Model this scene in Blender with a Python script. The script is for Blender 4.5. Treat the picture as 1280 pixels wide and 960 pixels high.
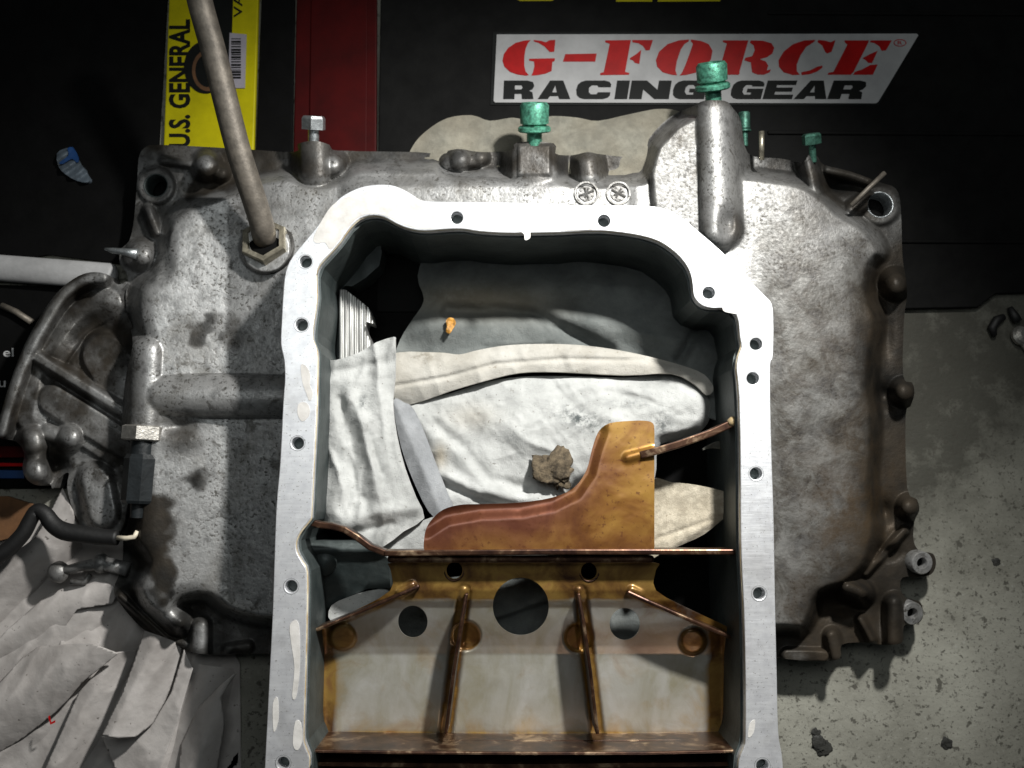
import bpy, bmesh, math, random
import numpy as np
from mathutils import Vector, Matrix

for o in list(bpy.data.objects):
    bpy.data.objects.remove(o)
SC = bpy.context.scene
COL = SC.collection
random.seed(4)

# ---------------------------------------------------------------- camera
F = 1255.0
D = 0.6275
TILT = math.radians(5.7)
CAM = np.array([0.0, -D * math.sin(TILT), D * math.cos(TILT)])
cd = bpy.data.cameras.new('camera')
cd.sensor_width = 36.0
cd.lens = F / 1280.0 * 36.0
cd.clip_start = 0.01
cd.clip_end = 50.0
cam = bpy.data.objects.new('camera', cd)
COL.objects.link(cam)
cam.location = CAM.tolist()
cam.rotation_euler = (TILT, 0, 0)
SC.camera = cam
cd.dof.use_dof = True
cd.dof.focus_distance = 0.635
cd.dof.aperture_fstop = 8.0

# ---------------------------------------------------------------- light
w = bpy.data.worlds.new('World')
SC.world = w
w.use_nodes = True
bg = w.node_tree.nodes['Background']
bg.inputs[0].default_value = (0.75, 0.85, 0.9, 1)
bg.inputs[1].default_value = 0.022

def look_at(o, tgt):
    d = Vector(tgt) - o.location
    o.rotation_euler = d.to_track_quat('-Z', 'Y').to_euler()

ld = bpy.data.lights.new('work_lamp', 'SPOT')
ld.energy = 41.0
ld.color = (1.0, 0.985, 0.95)
ld.shadow_soft_size = 0.022
ld.spot_size = math.radians(82)
ld.spot_blend = 1.0
lamp = bpy.data.objects.new('work_lamp', ld)
COL.objects.link(lamp)
lamp.location = (0.24, 0.36, 0.44)
look_at(lamp, (-0.05, -0.15, -0.03))

fd = bpy.data.lights.new('added_fill_panel', 'AREA')  # added overhead panel: its reflection brightens the flange, and it fills shade
fd.energy = 1.4
fd.shape = 'RECTANGLE'
fd.size = 0.70
fd.size_y = 0.34
fd.color = (0.95, 1.0, 1.0)
fill = bpy.data.objects.new('added_fill_panel', fd)
COL.objects.link(fill)
fill.location = (0.0, 0.19, 0.75)
look_at(fill, (0, 0.19, 0))

SC.view_settings.view_transform = 'Standard'
SC.view_settings.look = 'None'
SC.view_settings.exposure = 0.0
SC.view_settings.gamma = 1.0
SC.view_settings.use_curve_mapping = False
SC.render.engine = 'CYCLES'

# ---------------------------------------------------------------- projection helper: image point + height -> place
def P(px, py, z):
    px = np.asarray(px, float); py = np.asarray(py, float)
    a = (px - 640.0) / F
    b = (480.0 - py) / F
    st, ct = math.sin(TILT), math.cos(TILT)
    dx = a
    dy = st + b * ct
    dz = -ct + b * st
    s = (z - CAM[2]) / dz
    return np.stack([CAM[0] + s * dx, CAM[1] + s * dy, CAM[2] + s * dz], -1)

def PV(px, py, z):
    return Vector(P(px, py, z).tolist())
MM = 0.001

# ---------------------------------------------------------------- numpy noise
_T = np.random.RandomState(7).rand(256, 256)
def vnoise(x, y):
    xi = np.floor(x).astype(int); yi = np.floor(y).astype(int)
    fx = x - xi; fy = y - yi
    fx = fx * fx * (3 - 2 * fx); fy = fy * fy * (3 - 2 * fy)
    g = lambda i, j: _T[i % 256, j % 256]
    return (g(xi, yi) * (1 - fx) + g(xi + 1, yi) * fx) * (1 - fy) + (g(xi, yi + 1) * (1 - fx) + g(xi + 1, yi + 1) * fx) * fy
def fbm(x, y, s, o=4):
    r = 0; a = 0.5; x = np.asarray(x) / s + 13.7; y = np.asarray(y) / s + 5.1
    for k in range(o):
        r = r + a * vnoise(x, y); x = x * 2.03 + 7.1; y = y * 2.03 + 3.3; a *= 0.5
    return r / (1 - 0.5 ** o) - 0.5
def sstep(a, b, x):
    t = np.clip((x - a) / (b - a), 0, 1)
    return t * t * (3 - 2 * t)
def smax(a, b, k):
    h = np.clip(0.5 + 0.5 * (a - b) / k, 0, 1)
    return b + (a - b) * h + k * h * (1 - h)

# ---------------------------------------------------------------- polygon helpers
def smooth_poly(p, n=4, closed=True):
    p = [np.array(q, float) for q in p]
    N = len(p); out = []
    rng = range(N) if closed else range(N - 1)
    for i in rng:
        if closed:
            a, b, c, d = p[i - 1], p[i], p[(i + 1) % N], p[(i + 2) % N]
        else:
            a, b, c, d = p[max(i - 1, 0)], p[i], p[i + 1], p[min(i + 2, N - 1)]
        for k in range(n):
            t = k / n
            out.append(0.5 * ((2 * b) + (c - a) * t + (2 * a - 5 * b + 4 * c - d) * t * t + (3 * b - a - 3 * c + d) * t ** 3))
    if not closed:
        out.append(p[-1])
    return [tuple(q) for q in out]
def circle(cx, cy, rx, ry=None, n=24):
    ry = rx if ry is None else ry
    return [(cx + rx * math.cos(2 * math.pi * k / n), cy + ry * math.sin(2 * math.pi * k / n)) for k in range(n)]
def seg_d(x, y, ax, ay, bx, by):
    vx, vy = bx - ax, by - ay
    L = vx * vx + vy * vy + 1e-9
    t = np.clip(((x - ax) * vx + (y - ay) * vy) / L, 0, 1)
    return np.hypot(x - ax - t * vx, y - ay - t * vy), t
def poly_d(x, y, pts):
    d = None
    for (a, b), (c, e) in zip(pts[:-1], pts[1:]):
        q, _ = seg_d(x, y, a, b, c, e)
        d = q if d is None else np.minimum(d, q)
    return d
def sdf(x, y, poly):
    d = np.full(x.shape, 1e9); ins = np.zeros(x.shape, bool)
    n = len(poly)
    for i in range(n):
        ax, ay = poly[i]; bx, by = poly[(i + 1) % n]
        q, _ = seg_d(x, y, ax, ay, bx, by)
        d = np.minimum(d, q)
        if ay != by:
            c = ((ay > y) != (by > y)) & (x < (bx - ax) * (y - ay) / (by - ay) + ax)
            ins ^= c
    return np.where(ins, -d, d)

# ---------------------------------------------------------------- object helpers
ORI = {}
def reg(o, L):
    ORI[o.name] = np.array(L, float)
def thing(name, label, cat, loc, group=None):
    o = bpy.data.objects.new(name, None)
    COL.objects.link(o)
    o.empty_display_size = 0.01
    o.location = [float(v) for v in loc]
    o['label'] = label; o['category'] = cat
    if group: o['group'] = group
    reg(o, loc)
    return o
def tag(o, label, cat, group=None):
    o['label'] = label; o['category'] = cat
    if group: o['group'] = group
    return o
def link_mesh(name, me, mat, parent):
    o = bpy.data.objects.new(name, me)
    COL.objects.link(o)
    if mat is not None:
        me.materials.clear(); me.materials.append(mat)
    if parent is not None:
        o.parent = parent
        reg(o, ORI[parent.name])
    else:
        reg(o, (0, 0, 0))
    return o
def obj(name, verts, faces, mat, parent=None, smooth=True, attrs=None, autosharp=None):
    v = np.asarray(verts, float).reshape(-1, 3)
    if parent is not None:
        L = ORI[parent.name]
    else:
        L = v.mean(0); L[2] = v[:, 2].min()
    v = v - L
    me = bpy.data.meshes.new(name)
    me.from_pydata(v.tolist(), [], [list(f) for f in faces] if not isinstance(faces, list) else faces)
    me.validate(); me.update()
    if smooth:
        me.polygons.foreach_set('use_smooth', [True] * len(me.polygons))
    if attrs:
        for k, a in attrs.items():
            at = me.attributes.new(k, 'FLOAT', 'POINT')
            at.data.foreach_set('value', np.asarray(a, np.float32))
    o = link_mesh(name, me, mat, parent)
    if parent is None:
        o.location = L.tolist(); reg(o, L)
    if autosharp is not None:
        bm = bmesh.new(); bm.from_mesh(me)
        for e in bm.edges:
            if len(e.link_faces) == 2 and e.calc_face_angle(0) > math.radians(autosharp):
                e.smooth = False
        bm.to_mesh(me); bm.free()
    return o

def region(name, outline, zf, mat, parent=None, cell=3.0, holes=(), skirt=0.004, attrs=None, inset_hole=None, solid=None):
    """a surface over an outline, height from zf(px,py); its edge drops straight down by skirt"""
    xs = [q[0] for q in outline]; ys = [q[1] for q in outline]
    x0, x1, y0, y1 = min(xs) - 2 * cell, max(xs) + 2 * cell, min(ys) - 2 * cell, max(ys) + 2 * cell
    gx = np.arange(x0, x1 + cell, cell); gy = np.arange(y0, y1 + cell, cell)
    X, Y = np.meshgrid(gx, gy)
    S = sdf(X, Y, outline)
    for h in holes:
        S = np.maximum(S, -sdf(X, Y, h))
    core = S < -0.3 * cell
    ck = core[1:, :-1] | core[1:, 1:] | core[:-1, 1:] | core[:-1, :-1]
    H, W = X.shape
    idx = np.arange(H * W).reshape(H, W)
    quads = np.stack([idx[1:, :-1][ck], idx[1:, 1:][ck], idx[:-1, 1:][ck], idx[:-1, :-1][ck]], 1)
    tris = np.zeros((0, 3), int)
    used = np.zeros(H * W, bool); used[quads.ravel()] = True
    mv = np.where(used & ~core.ravel())[0]
    Xr = X.ravel().copy(); Yr = Y.ravel().copy()
    def full(x, y):
        q = sdf(x, y, outline)
        for h in holes: q = np.maximum(q, -sdf(x, y, h))
        return q
    for it in range(3):
        xx, yy = Xr[mv], Yr[mv]; e = 0.05
        s0 = full(xx, yy); gx_ = (full(xx + e, yy) - s0) / e; gy_ = (full(xx, yy + e) - s0) / e
        g2 = np.clip(gx_ ** 2 + gy_ ** 2, 0.3, None)
        Xr[mv] = xx - s0 * gx_ / g2; Yr[mv] = yy - s0 * gy_ / g2
    X = Xr.reshape(H, W); Y = Yr.reshape(H, W)
    remap = -np.ones(H * W, int); remap[used] = np.arange(used.sum())
    px = X.ravel()[used]; py = Y.ravel()[used]
    z = zf(px, py)
    z = np.broadcast_to(z, px.shape).astype(float)
    V = P(px, py, z)
    quads = remap[quads]
    faces = quads.tolist()
    # border edges
    E = np.concatenate([quads[:, [0, 1]], quads[:, [1, 2]], quads[:, [2, 3]], quads[:, [3, 0]]])
    key = np.sort(E, 1); code = key[:, 0].astype(np.int64) * len(px) + key[:, 1]
    u, inv, ct = np.unique(code, return_inverse=True, return_counts=True)
    B = E[ct[inv] == 1]
    at = {k: (f(px, py) if callable(f) else f) for k, f in (attrs or {}).items()}
    nv = len(px)
    if skirt and len(B):
        bv = np.unique(B); m2 = -np.ones(nv, int); m2[bv] = np.arange(len(bv))
        top = V[bv]; low = top.copy(); low[:, 2] -= skirt
        k = len(bv)
        V = np.concatenate([V, top, low])
        faces += np.stack([nv + m2[B[:, 1]], nv + m2[B[:, 0]], nv + k + m2[B[:, 0]], nv + k + m2[B[:, 1]]], 1).tolist()
        at = {q: np.concatenate([r, r[bv], r[bv]]) for q, r in at.items()}
    o = obj(name, V, faces, mat, parent, True, at)
    if solid:
        mo = o.modifiers.new('thickness', 'SOLIDIFY'); mo.thickness = solid; mo.offset = -1
    return o

def curve_mesh(contours, z0, z1, bevel=0.0):
    """flat plate with holes between heights z0 < z1 from contours of world xy points"""
    cu = bpy.data.curves.new('tmp', 'CURVE')
    cu.dimensions = '2D'; cu.fill_mode = 'BOTH'
    cu.extrude = max((z1 - z0) / 2 - bevel, 0.0)
    cu.bevel_depth = bevel; cu.bevel_resolution = 1
    cu.offset = -bevel
    for c in contours:
        s = cu.splines.new('POLY'); s.points.add(len(c) - 1)
        for q, p in zip(s.points, c):
            q.co = (p[0], p[1], 0, 1)
        s.use_cyclic_u = True
    ob = bpy.data.objects.new('tmp', cu)
    COL.objects.link(ob)
    dg = bpy.context.evaluated_depsgraph_get()
    me = bpy.data.meshes.new_from_object(ob.evaluated_get(dg))
    bpy.data.objects.remove(ob); bpy.data.curves.remove(cu)
    v = np.array([x.co[:] for x in me.vertices]); v[:, 2] += (z0 + z1) / 2
    f = [list(p.vertices) for p in me.polygons]
    bpy.data.meshes.remove(me)
    return v, f
def plate(name, contours_px, z_top, thick, mat, parent=None, bevel=0.0004, zproj=None):
    zp = z_top if zproj is None else zproj
    cs = [[tuple(P(x, y, zp)[:2]) for x, y in c] for c in contours_px]
    v, f = curve_mesh(cs, z_top - thick, z_top, bevel)
    return obj(name, v, f, mat, parent, False)

def text_mesh(txt, size_x, size_y, bold=0.0, shear=0.0):
    """letters as flat mesh filling the box 0..size_x, 0..size_y"""
    cu = bpy.data.curves.new('tmp', 'FONT')
    cu.body = txt; cu.size = 1.0; cu.offset = bold; cu.shear = shear; cu.resolution_u = 3
    ob = bpy.data.objects.new('tmp', cu); COL.objects.link(ob)
    dg = bpy.context.evaluated_depsgraph_get()
    me = bpy.data.meshes.new_from_object(ob.evaluated_get(dg))
    bpy.data.objects.remove(ob); bpy.data.curves.remove(cu)
    v = np.array([x.co[:] for x in me.vertices]); f = [list(p.vertices) for p in me.polygons]
    bpy.data.meshes.remove(me)
    v[:, 0] -= v[:, 0].min(); v[:, 1] -= v[:, 1].min()
    v[:, 0] *= size_x / v[:, 0].max(); v[:, 1] *= size_y / v[:, 1].max()
    return v, f

def frame_of(axis):
    a = Vector(axis).normalized()
    u = a.cross(Vector((0, 0, 1)))
    if u.length < 1e-3: u = Vector((1, 0, 0))
    u.normalize(); v = a.cross(u)
    return np.array(a), np.array(u), np.array(v)
def lathe(base, axis, prof, seg=24, rot=0.0):
    """closed turned solid: prof = [(distance along axis, radius)...]; returns verts, faces"""
    a, u, v = frame_of(axis); base = np.array(base)
    V = []; Fc = []
    for (h, r) in prof:
        for k in range(seg):
            t = 2 * math.pi * (k + rot) / seg
            V.append(base + a * h + (u * math.cos(t) + v * math.sin(t)) * r)
    for i in range(len(prof) - 1):
        for k in range(seg):
            k2 = (k + 1) % seg
            Fc.append([i * seg + k, (i + 1) * seg + k, (i + 1) * seg + k2, i * seg + k2])
    Fc.append([k for k in range(seg)])
    Fc.append([(len(prof) - 1) * seg + k for k in reversed(range(seg))])
    return V, Fc
def tube(points, radius, seg=14):
    pts = [np.array(p, float) for p in points]
    rs = radius if hasattr(radius, '__len__') else [radius] * len(pts)
    V = []; Fc = []
    ref = None
    for i, p in enumerate(pts):
        t = pts[min(i + 1, len(pts) - 1)] - pts[max(i - 1, 0)]
        t /= np.linalg.norm(t) + 1e-12
        if ref is None:
            ref = np.array([0, 0, 1.0]) if abs(t[2]) < 0.9 else np.array([1.0, 0, 0])
        u = ref - t * ref.dot(t); u /= np.linalg.norm(u); ref = u
        v = np.cross(t, u)
        for k in range(seg):
            q = 2 * math.pi * k / seg
            V.append(p + (u * math.cos(q) + v * math.sin(q)) * rs[i])
    for i in range(len(pts) - 1):
        for k in range(seg):
            k2 = (k + 1) % seg
            Fc.append([i * seg + k, i * seg + k2, (i + 1) * seg + k2, (i + 1) * seg + k])
    Fc.append([k for k in reversed(range(seg))])
    Fc.append([(len(pts) - 1) * seg + k for k in range(seg)])
    return V, Fc
def join(*vf):
    V = []; Fc = []
    for v, f in vf:
        n = len(V)
        V += [tuple(q) for q in v]; Fc += [[i + n for i in g] for g in f]
    return V, Fc
def wall(points_px, z_top, z_bot, th_px, closed=False):
    """standing sheet along a line of image points given at its top edge (z may vary per point)"""
    n = len(points_px)
    zt = z_top if hasattr(z_top, '__len__') else [z_top] * n
    zb = z_bot if hasattr(z_bot, '__len__') else [z_bot] * n
    W = [P(x, y, z)[:2] for (x, y), z in zip(points_px, zt)]
    th = th_px * 0.0005
    V = []; Fc = []
    for i in range(n):
        if closed: t = W[(i + 1) % n] - W[i - 1]
        else: t = W[min(i + 1, n - 1)] - W[max(i - 1, 0)]
        t = t / (np.linalg.norm(t) + 1e-9); nn = np.array([-t[1], t[0]]) * th / 2
        for s, z in ((1, zt[i]), (-1, zt[i]), (-1, zb[i]), (1, zb[i])):
            V.append((W[i][0] + s * nn[0], W[i][1] + s * nn[1], z))
    m = n if closed else n - 1
    for i in range(m):
        j = (i + 1) % n
        for k in range(4):
            k2 = (k + 1) % 4
            Fc.append([i * 4 + k, j * 4 + k, j * 4 + k2, i * 4 + k2])
    if not closed:
        Fc.append([0, 1, 2, 3]); Fc.append([(n - 1) * 4 + k for k in (3, 2, 1, 0)])
    return V, Fc
def bevelmod(o, wd, seg=2):
    m = o.modifiers.new('bevel', 'BEVEL'); m.width = wd; m.segments = seg; m.limit_method = 'ANGLE'
    return o

# ---------------------------------------------------------------- materials
class NT:
    def __init__(s, name):
        s.m = bpy.data.materials.new(name); s.m.use_nodes = True
        s.t = s.m.node_tree; s.n = s.t.nodes; s.l = s.t.links
        s.b = s.n['Principled BSDF']
        s.co = s.n.new('ShaderNodeTexCoord').outputs['Object']
    def set(s, **k):
        for q, v in k.items():
            i = s.b.inputs[q.replace('_', ' ')]
            if hasattr(v, 'is_output') or isinstance(v, bpy.types.NodeSocket): s.l.new(v, i)
            else: i.default_value = (*v, 1) if isinstance(v, tuple) and len(v) == 3 else v
        return s
    def noise(s, scale, detail=4, rough=0.6, co=None, dist=0.0):
        n = s.n.new('ShaderNodeTexNoise'); n.inputs['Scale'].default_value = scale
        n.inputs['Detail'].default_value = detail; n.inputs['Roughness'].default_value = rough
        n.inputs['Distortion'].default_value = dist
        s.l.new(co or s.co, n.inputs['Vector']); return n.outputs['Fac']
    def vor(s, scale, feature='F1'):
        n = s.n.new('ShaderNodeTexVoronoi'); n.inputs['Scale'].default_value = scale; n.feature = feature
        s.l.new(s.co, n.inputs['Vector']); return n.outputs['Distance']
    def stretch(s, sx, sy, sz):
        n = s.n.new('ShaderNodeMapping'); n.inputs['Scale'].default_value = (sx, sy, sz)
        s.l.new(s.co, n.inputs['Vector']); return n.outputs['Vector']
    def ramp(s, f, stops):
        n = s.n.new('ShaderNodeValToRGB'); e = n.color_ramp.elements
        while len(e) < len(stops): e.new(0.5)
        for q, (p, c) in zip(e, stops):
            q.position = p; q.color = (*c, 1) if isinstance(c, tuple) else (c, c, c, 1)
        s.l.new(f, n.inputs['Fac']); return n.outputs['Color']
    def mix(s, f, a, b, mode='MIX'):
        n = s.n.new('ShaderNodeMix'); n.data_type = 'RGBA'; n.blend_type = mode
        for i, v in ((0, f), (6, a), (7, b)):
            if isinstance(v, bpy.types.NodeSocket): s.l.new(v, n.inputs[i])
            elif i == 0: n.inputs[0].default_value = v
            else: n.inputs[i].default_value = (*v, 1)
        return n.outputs[2]
    def math(s, op, a, b=0.5, clamp=False):
        n = s.n.new('ShaderNodeMath'); n.operation = op; n.use_clamp = clamp
        for i, v in ((0, a), (1, b)):
            if isinstance(v, bpy.types.NodeSocket): s.l.new(v, n.inputs[i])
            else: n.inputs[i].default_value = v
        return n.outputs[0]
    def attr(s, name):
        n = s.n.new('ShaderNodeAttribute'); n.attribute_name = name; return n.outputs['Fac']
    def bump(s, h, dist, strength=1.0, prev=None):
        n = s.n.new('ShaderNodeBump'); n.inputs['Distance'].default_value = dist; n.inputs['Strength'].default_value = strength
        s.l.new(h, n.inputs['Height'])
        if prev is not None: s.l.new(prev, n.inputs['Normal'])
        s.l.new(n.outputs['Normal'], s.b.inputs['Normal']); return n.outputs['Normal']

def m_cast(name, bright=1.0, use_attr=True):
    t = NT(name)
    n1 = t.noise(90, 6, 0.65); n2 = t.noise(420, 3, 0.6); n3 = t.noise(30, 4, 0.6, dist=0.4)
    v = t.vor(330)
    base = t.ramp(n1, [(0.34, (0.20, 0.2, 0.197)), (0.48, (0.33, 0.33, 0.325)), (0.64, (0.46, 0.46, 0.455))])
    pits = t.ramp(n2, [(0.37, 1.0), (0.46, 0.0)])
    patch = t.ramp(t.noise(38, 4, 0.65), [(0.42, 0.12), (0.60, 0.95)])
    c = t.mix(t.math('MULTIPLY', pits, patch), base, (0.07, 0.067, 0.06))
    blot = t.ramp(t.noise(75, 5, 0.75, dist=0.5), [(0.34, 0.9), (0.42, 0.0)])
    c = t.mix(t.math('MULTIPLY', blot, 0.8), c, (0.06, 0.055, 0.047))
    dark = t.ramp(n3, [(0.38, 1.0), (0.52, 0.0)])
    c = t.mix(t.math('MULTIPLY', dark, 0.35), c, (0.12, 0.11, 0.09))
    rough = 0.5
    if use_attr:
        fl_ = t.attr('film'); mott = t.ramp(t.noise(55, 6, 0.72, dist=0.7), [(0.41, (0.014, 0.011, 0.008)), (0.47, (0.040, 0.034, 0.026)), (0.52, (0.062, 0.059, 0.052)), (0.60, (0.115, 0.112, 0.103))])
        c = t.mix(t.math('MULTIPLY', fl_, t.ramp(n3, [(0.35, 0.98), (0.65, 0.72)])), c, mott)
        g = t.attr('grime_shade'); gn = t.math('ADD', g, t.math('MULTIPLY', t.math('SUBTRACT', n1, 0.5), 1.6), True)
        gm = t.ramp(gn, [(0.12, 0.0), (0.62, 1.0)])
        gcol = t.ramp(t.noise(25, 3), [(0.4, (0.012, 0.0115, 0.0105)), (0.6, (0.036, 0.030, 0.023))])
        gm2 = t.math('MULTIPLY', gm, t.math('ADD', t.math('MULTIPLY', g, 0.5), 0.48), True)
        c = t.mix(gm2, c, gcol)
        br = t.attr('brown')
        bm_ = t.math('MULTIPLY', br, t.ramp(t.noise(60, 5, 0.7), [(0.35, 0.15), (0.6, 1.0)]))
        c = t.mix(bm_, c, (0.050, 0.034, 0.019))
    if bright != 1.0:
        c = t.mix(1.0, c, (bright, bright, bright), 'MULTIPLY')
    met = t.math('SUBTRACT', 0.68, t.math('MAXIMUM', t.math('MULTIPLY', t.attr('film'), 0.47), t.math('MULTIPLY', t.attr('grime_shade'), 0.42))) if use_attr else 0.55
    t.set(Base_Color=c, Metallic=met, Roughness=t.ramp(n2, [(0.3, 0.56), (0.7, 0.38)]))
    if use_attr:
        t.set(Specular_IOR_Level=t.math('SUBTRACT', 0.5, t.math('MAXIMUM', t.math('MULTIPLY', t.attr('film'), 0.28), t.math('MULTIPLY', t.attr('grime_shade'), 0.42))))
    b = t.bump(n2, 0.0006, 0.45)
    t.bump(t.noise(120, 4, 0.6), 0.0009, 0.3, b)
    return t.m
M = {}
M['cast'] = m_cast('cast_aluminium')
t = NT('machined_aluminium')
sc = t.noise(60, 4, 0.7, t.stretch(1, 12, 1)); n = t.noise(150, 5)
c = t.ramp(n, [(0.3, (0.74, 0.75, 0.78)), (0.6, (0.88, 0.89, 0.91))])
c = t.mix(t.ramp(t.noise(700, 2), [(0.30, 0.6), (0.36, 0.0)]), c, (0.25, 0.24, 0.22))
for sx_, sy_ in ((1, 9), (8, 1.2)):
    c = t.mix(t.ramp(t.noise(85, 3, 0.6, t.stretch(sx_, sy_, 1), 0.4), [(0.26, 0.55), (0.31, 0.0)]), c, (0.30, 0.29, 0.28))
c = t.mix(t.ramp(t.noise(24, 5, 0.7), [(0.52, 0.0), (0.66, 0.35)]), c, (0.42, 0.41, 0.40))
t.set(Base_Color=c, Metallic=0.65, Roughness=t.ramp(sc, [(0.3, 0.27), (0.7, 0.40)])); t.bump(sc, 0.00016, 0.4)
M['machined'] = t.m
t = NT('shaded_inner_aluminium')
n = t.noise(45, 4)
t.set(Base_Color=t.ramp(n, [(0.35, (0.030, 0.040, 0.040)), (0.65, (0.068, 0.082, 0.080))]), Metallic=0.3, Roughness=0.5); t.bump(t.noise(200, 4), 0.0008, 0.5)  # darkened as walls in shade, with the haze of glare put into the tint
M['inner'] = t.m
t = NT('ridged_aluminium')
n = t.noise(200, 3, 0.6, t.stretch(1, 0.06, 1))
t.set(Base_Color=t.ramp(n, [(0.35, (0.25, 0.25, 0.24)), (0.6, (0.6, 0.6, 0.58))]), Metallic=0.8, Roughness=0.4); t.bump(n, 0.001, 0.6)
M['ridged'] = t.m
t = NT('gasket_residue')
n = t.noise(120, 4)
t.set(Base_Color=t.ramp(n, [(0.35, (0.47, 0.455, 0.43)), (0.65, (0.60, 0.585, 0.56))]), Roughness=0.6); t.bump(n, 0.0006, 0.5)
M['residue'] = t.m
t = NT('sealant_bead')
t.set(Base_Color=t.ramp(t.noise(80, 4), [(0.35, (0.34, 0.25, 0.13)), (0.6, (0.55, 0.5, 0.38))]), Roughness=0.5)
M['bead'] = t.m
# varnished baffle sheet
t = NT('varnished_steel')
va = t.attr('varnish'); n = t.noise(40, 5, 0.6, dist=0.6); n2 = t.noise(45, 5, 0.65, t.stretch(1.0, 0.45, 1), 0.5)
gold = t.ramp(n, [(0.32, (0.07, 0.03, 0.014)), (0.45, (0.20, 0.105, 0.028)), (0.6, (0.36, 0.22, 0.055)), (0.75, (0.26, 0.12, 0.05))])
steel = t.ramp(n2, [(0.30, (0.39, 0.36, 0.26)), (0.48, (0.455, 0.44, 0.375)), (0.66, (0.51, 0.50, 0.46))])
f = t.math('ADD', va, t.math('MULTIPLY', t.math('SUBTRACT', n, 0.5), 1.1), True)
c = t.mix(t.ramp(f, [(0.22, 0.0), (0.70, 1.0)]), steel, gold)
t.set(Base_Color=c, Metallic=0.55, Roughness=t.ramp(n2, [(0.3, 0.30), (0.7, 0.44)]), Coat_Weight=0.6, Coat_Roughness=0.12); t.bump(t.noise(60, 4), 0.0008, 0.4)
M['varnish'] = t.m
t = NT('brown_varnish')
n = t.noise(60, 5, 0.65, dist=0.5)
t.set(Base_Color=t.ramp(n, [(0.38, (0.03, 0.013, 0.009)), (0.54, (0.085, 0.042, 0.024)), (0.70, (0.42, 0.30, 0.19))]), Metallic=0.7, Roughness=0.33); t.bump(n, 0.0005, 0.4)
M['brown'] = t.m
t = NT('amber_tab')
n = t.noise(28, 5, 0.6, dist=0.8); va = t.attr('varnish')
amber = t.ramp(n, [(0.30, (0.12, 0.04, 0.012)), (0.45, (0.24, 0.105, 0.022)), (0.64, (0.37, 0.20, 0.04))])
red = t.ramp(n, [(0.35, (0.11, 0.032, 0.018)), (0.65, (0.21, 0.075, 0.036))])
c = t.mix(va, amber, red)
c = t.mix(t.ramp(t.noise(350, 3), [(0.33, 0.7), (0.4, 0.0)]), c, (0.12, 0.04, 0.015))
t.set(Base_Color=c, Metallic=0.6, Roughness=0.30, Coat_Weight=0.5, Coat_Roughness=0.15); t.bump(t.noise(140, 4), 0.0003, 0.3)
M['amber'] = t.m
def m_cloth(name, a, b, speck=0.7):
    t = NT(name)
    n = t.noise(35, 5, 0.65); n2 = t.noise(380, 3, 0.6)
    c = t.ramp(n, [(0.35, a), (0.62, b)])
    c = t.mix(t.math('MULTIPLY', t.ramp(n2, [(0.29, 1.0), (0.345, 0.0)]), speck), c, (0.10, 0.09, 0.075))
    sm_ = t.ramp(t.noise(22, 6, 0.7, dist=0.4), [(0.50, 0.0), (0.68, 0.5)]); c = t.mix(sm_, c, tuple(0.42 * v for v in a))
    fl = t.ramp(t.noise(130, 3, 0.7), [(0.27, 0.75), (0.33, 0.0)]); c = t.mix(t.math('MULTIPLY', fl, speck), c, (0.16, 0.15, 0.13))
    st = t.attr('stain')
    c = t.mix(t.math('MULTIPLY', st, t.ramp(t.noise(170, 4, 0.7), [(0.4, 0.0), (0.58, 1.0)])), c, (0.045, 0.055, 0.055))
    c = t.mix(t.math('MULTIPLY', t.attr('tan'), 0.7), c, (0.42, 0.34, 0.22))
    t.set(Base_Color=c, Roughness=0.9, Sheen_Weight=0.1)
    wv = t.noise(1500, 1); b_ = t.bump(wv, 0.0005, 0.7); t.bump(t.noise(70, 5, 0.6), 0.0022, 0.6, b_)
    return t.m
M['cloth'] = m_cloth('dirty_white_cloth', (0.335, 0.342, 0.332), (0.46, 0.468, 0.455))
M['cloth_shade'] = m_cloth('shaded_cloth', (0.095, 0.106, 0.103), (0.165, 0.178, 0.171), 0.5)  # same rag cloth made darker: shade of the cavity put into the colour
M['cloth_grey'] = m_cloth('grey_cloth', (0.22, 0.23, 0.24), (0.30, 0.31, 0.32), 0.3)
M['cloth_old'] = m_cloth('old_grey_cloth', (0.14, 0.14, 0.12), (0.24, 0.24, 0.205), 0.4)
M['canvas'] = m_cloth('canvas', (0.34, 0.31, 0.25), (0.52, 0.49, 0.41))
t = NT('kraft_grey_paper')
n = t.noise(25, 5)
c = t.ramp(n, [(0.35, (0.30, 0.278, 0.262)), (0.62, (0.45, 0.425, 0.405))])
c = t.mix(t.ramp(t.noise(240, 3), [(0.27, 0.8), (0.33, 0.0)]), c, (0.07, 0.06, 0.05))
t.set(Base_Color=c, Roughness=0.75); t.bump(t.noise(60, 5, 0.6), 0.0016, 0.5)
M['paper'] = t.m
def m_plain(name, col, rough=0.5, metal=0.0, var=0.25, scale=80, bump=0.0004):
    t = NT(name); n = t.noise(scale, 4, 0.65)
    lo = tuple(v * (1 - var) for v in col); hi = tuple(min(v * (1 + var), 0.95) for v in col)
    t.set(Base_Color=t.ramp(n, [(0.35, lo), (0.65, hi)]), Roughness=rough, Metallic=metal)
    if bump: t.bump(t.noise(scale * 4, 4), bump, 0.5)
    return t.m
M['green'] = m_plain('green_coated_steel', (0.085, 0.29, 0.20), 0.45, 0.5, 0.6, 330)
_g = M['green']
M['green_dull'] = m_plain('dull_green_steel', (0.06, 0.16, 0.12), 0.45, 0.6, 0.5, 250)
M['zinc'] = m_plain('zinc_steel', (0.50, 0.53, 0.54), 0.34, 0.85, 0.25, 300)
M['steel_tube'] = m_plain('dull_tube_steel', (0.17, 0.15, 0.125), 0.55, 0.45, 0.3, 120)
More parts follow.
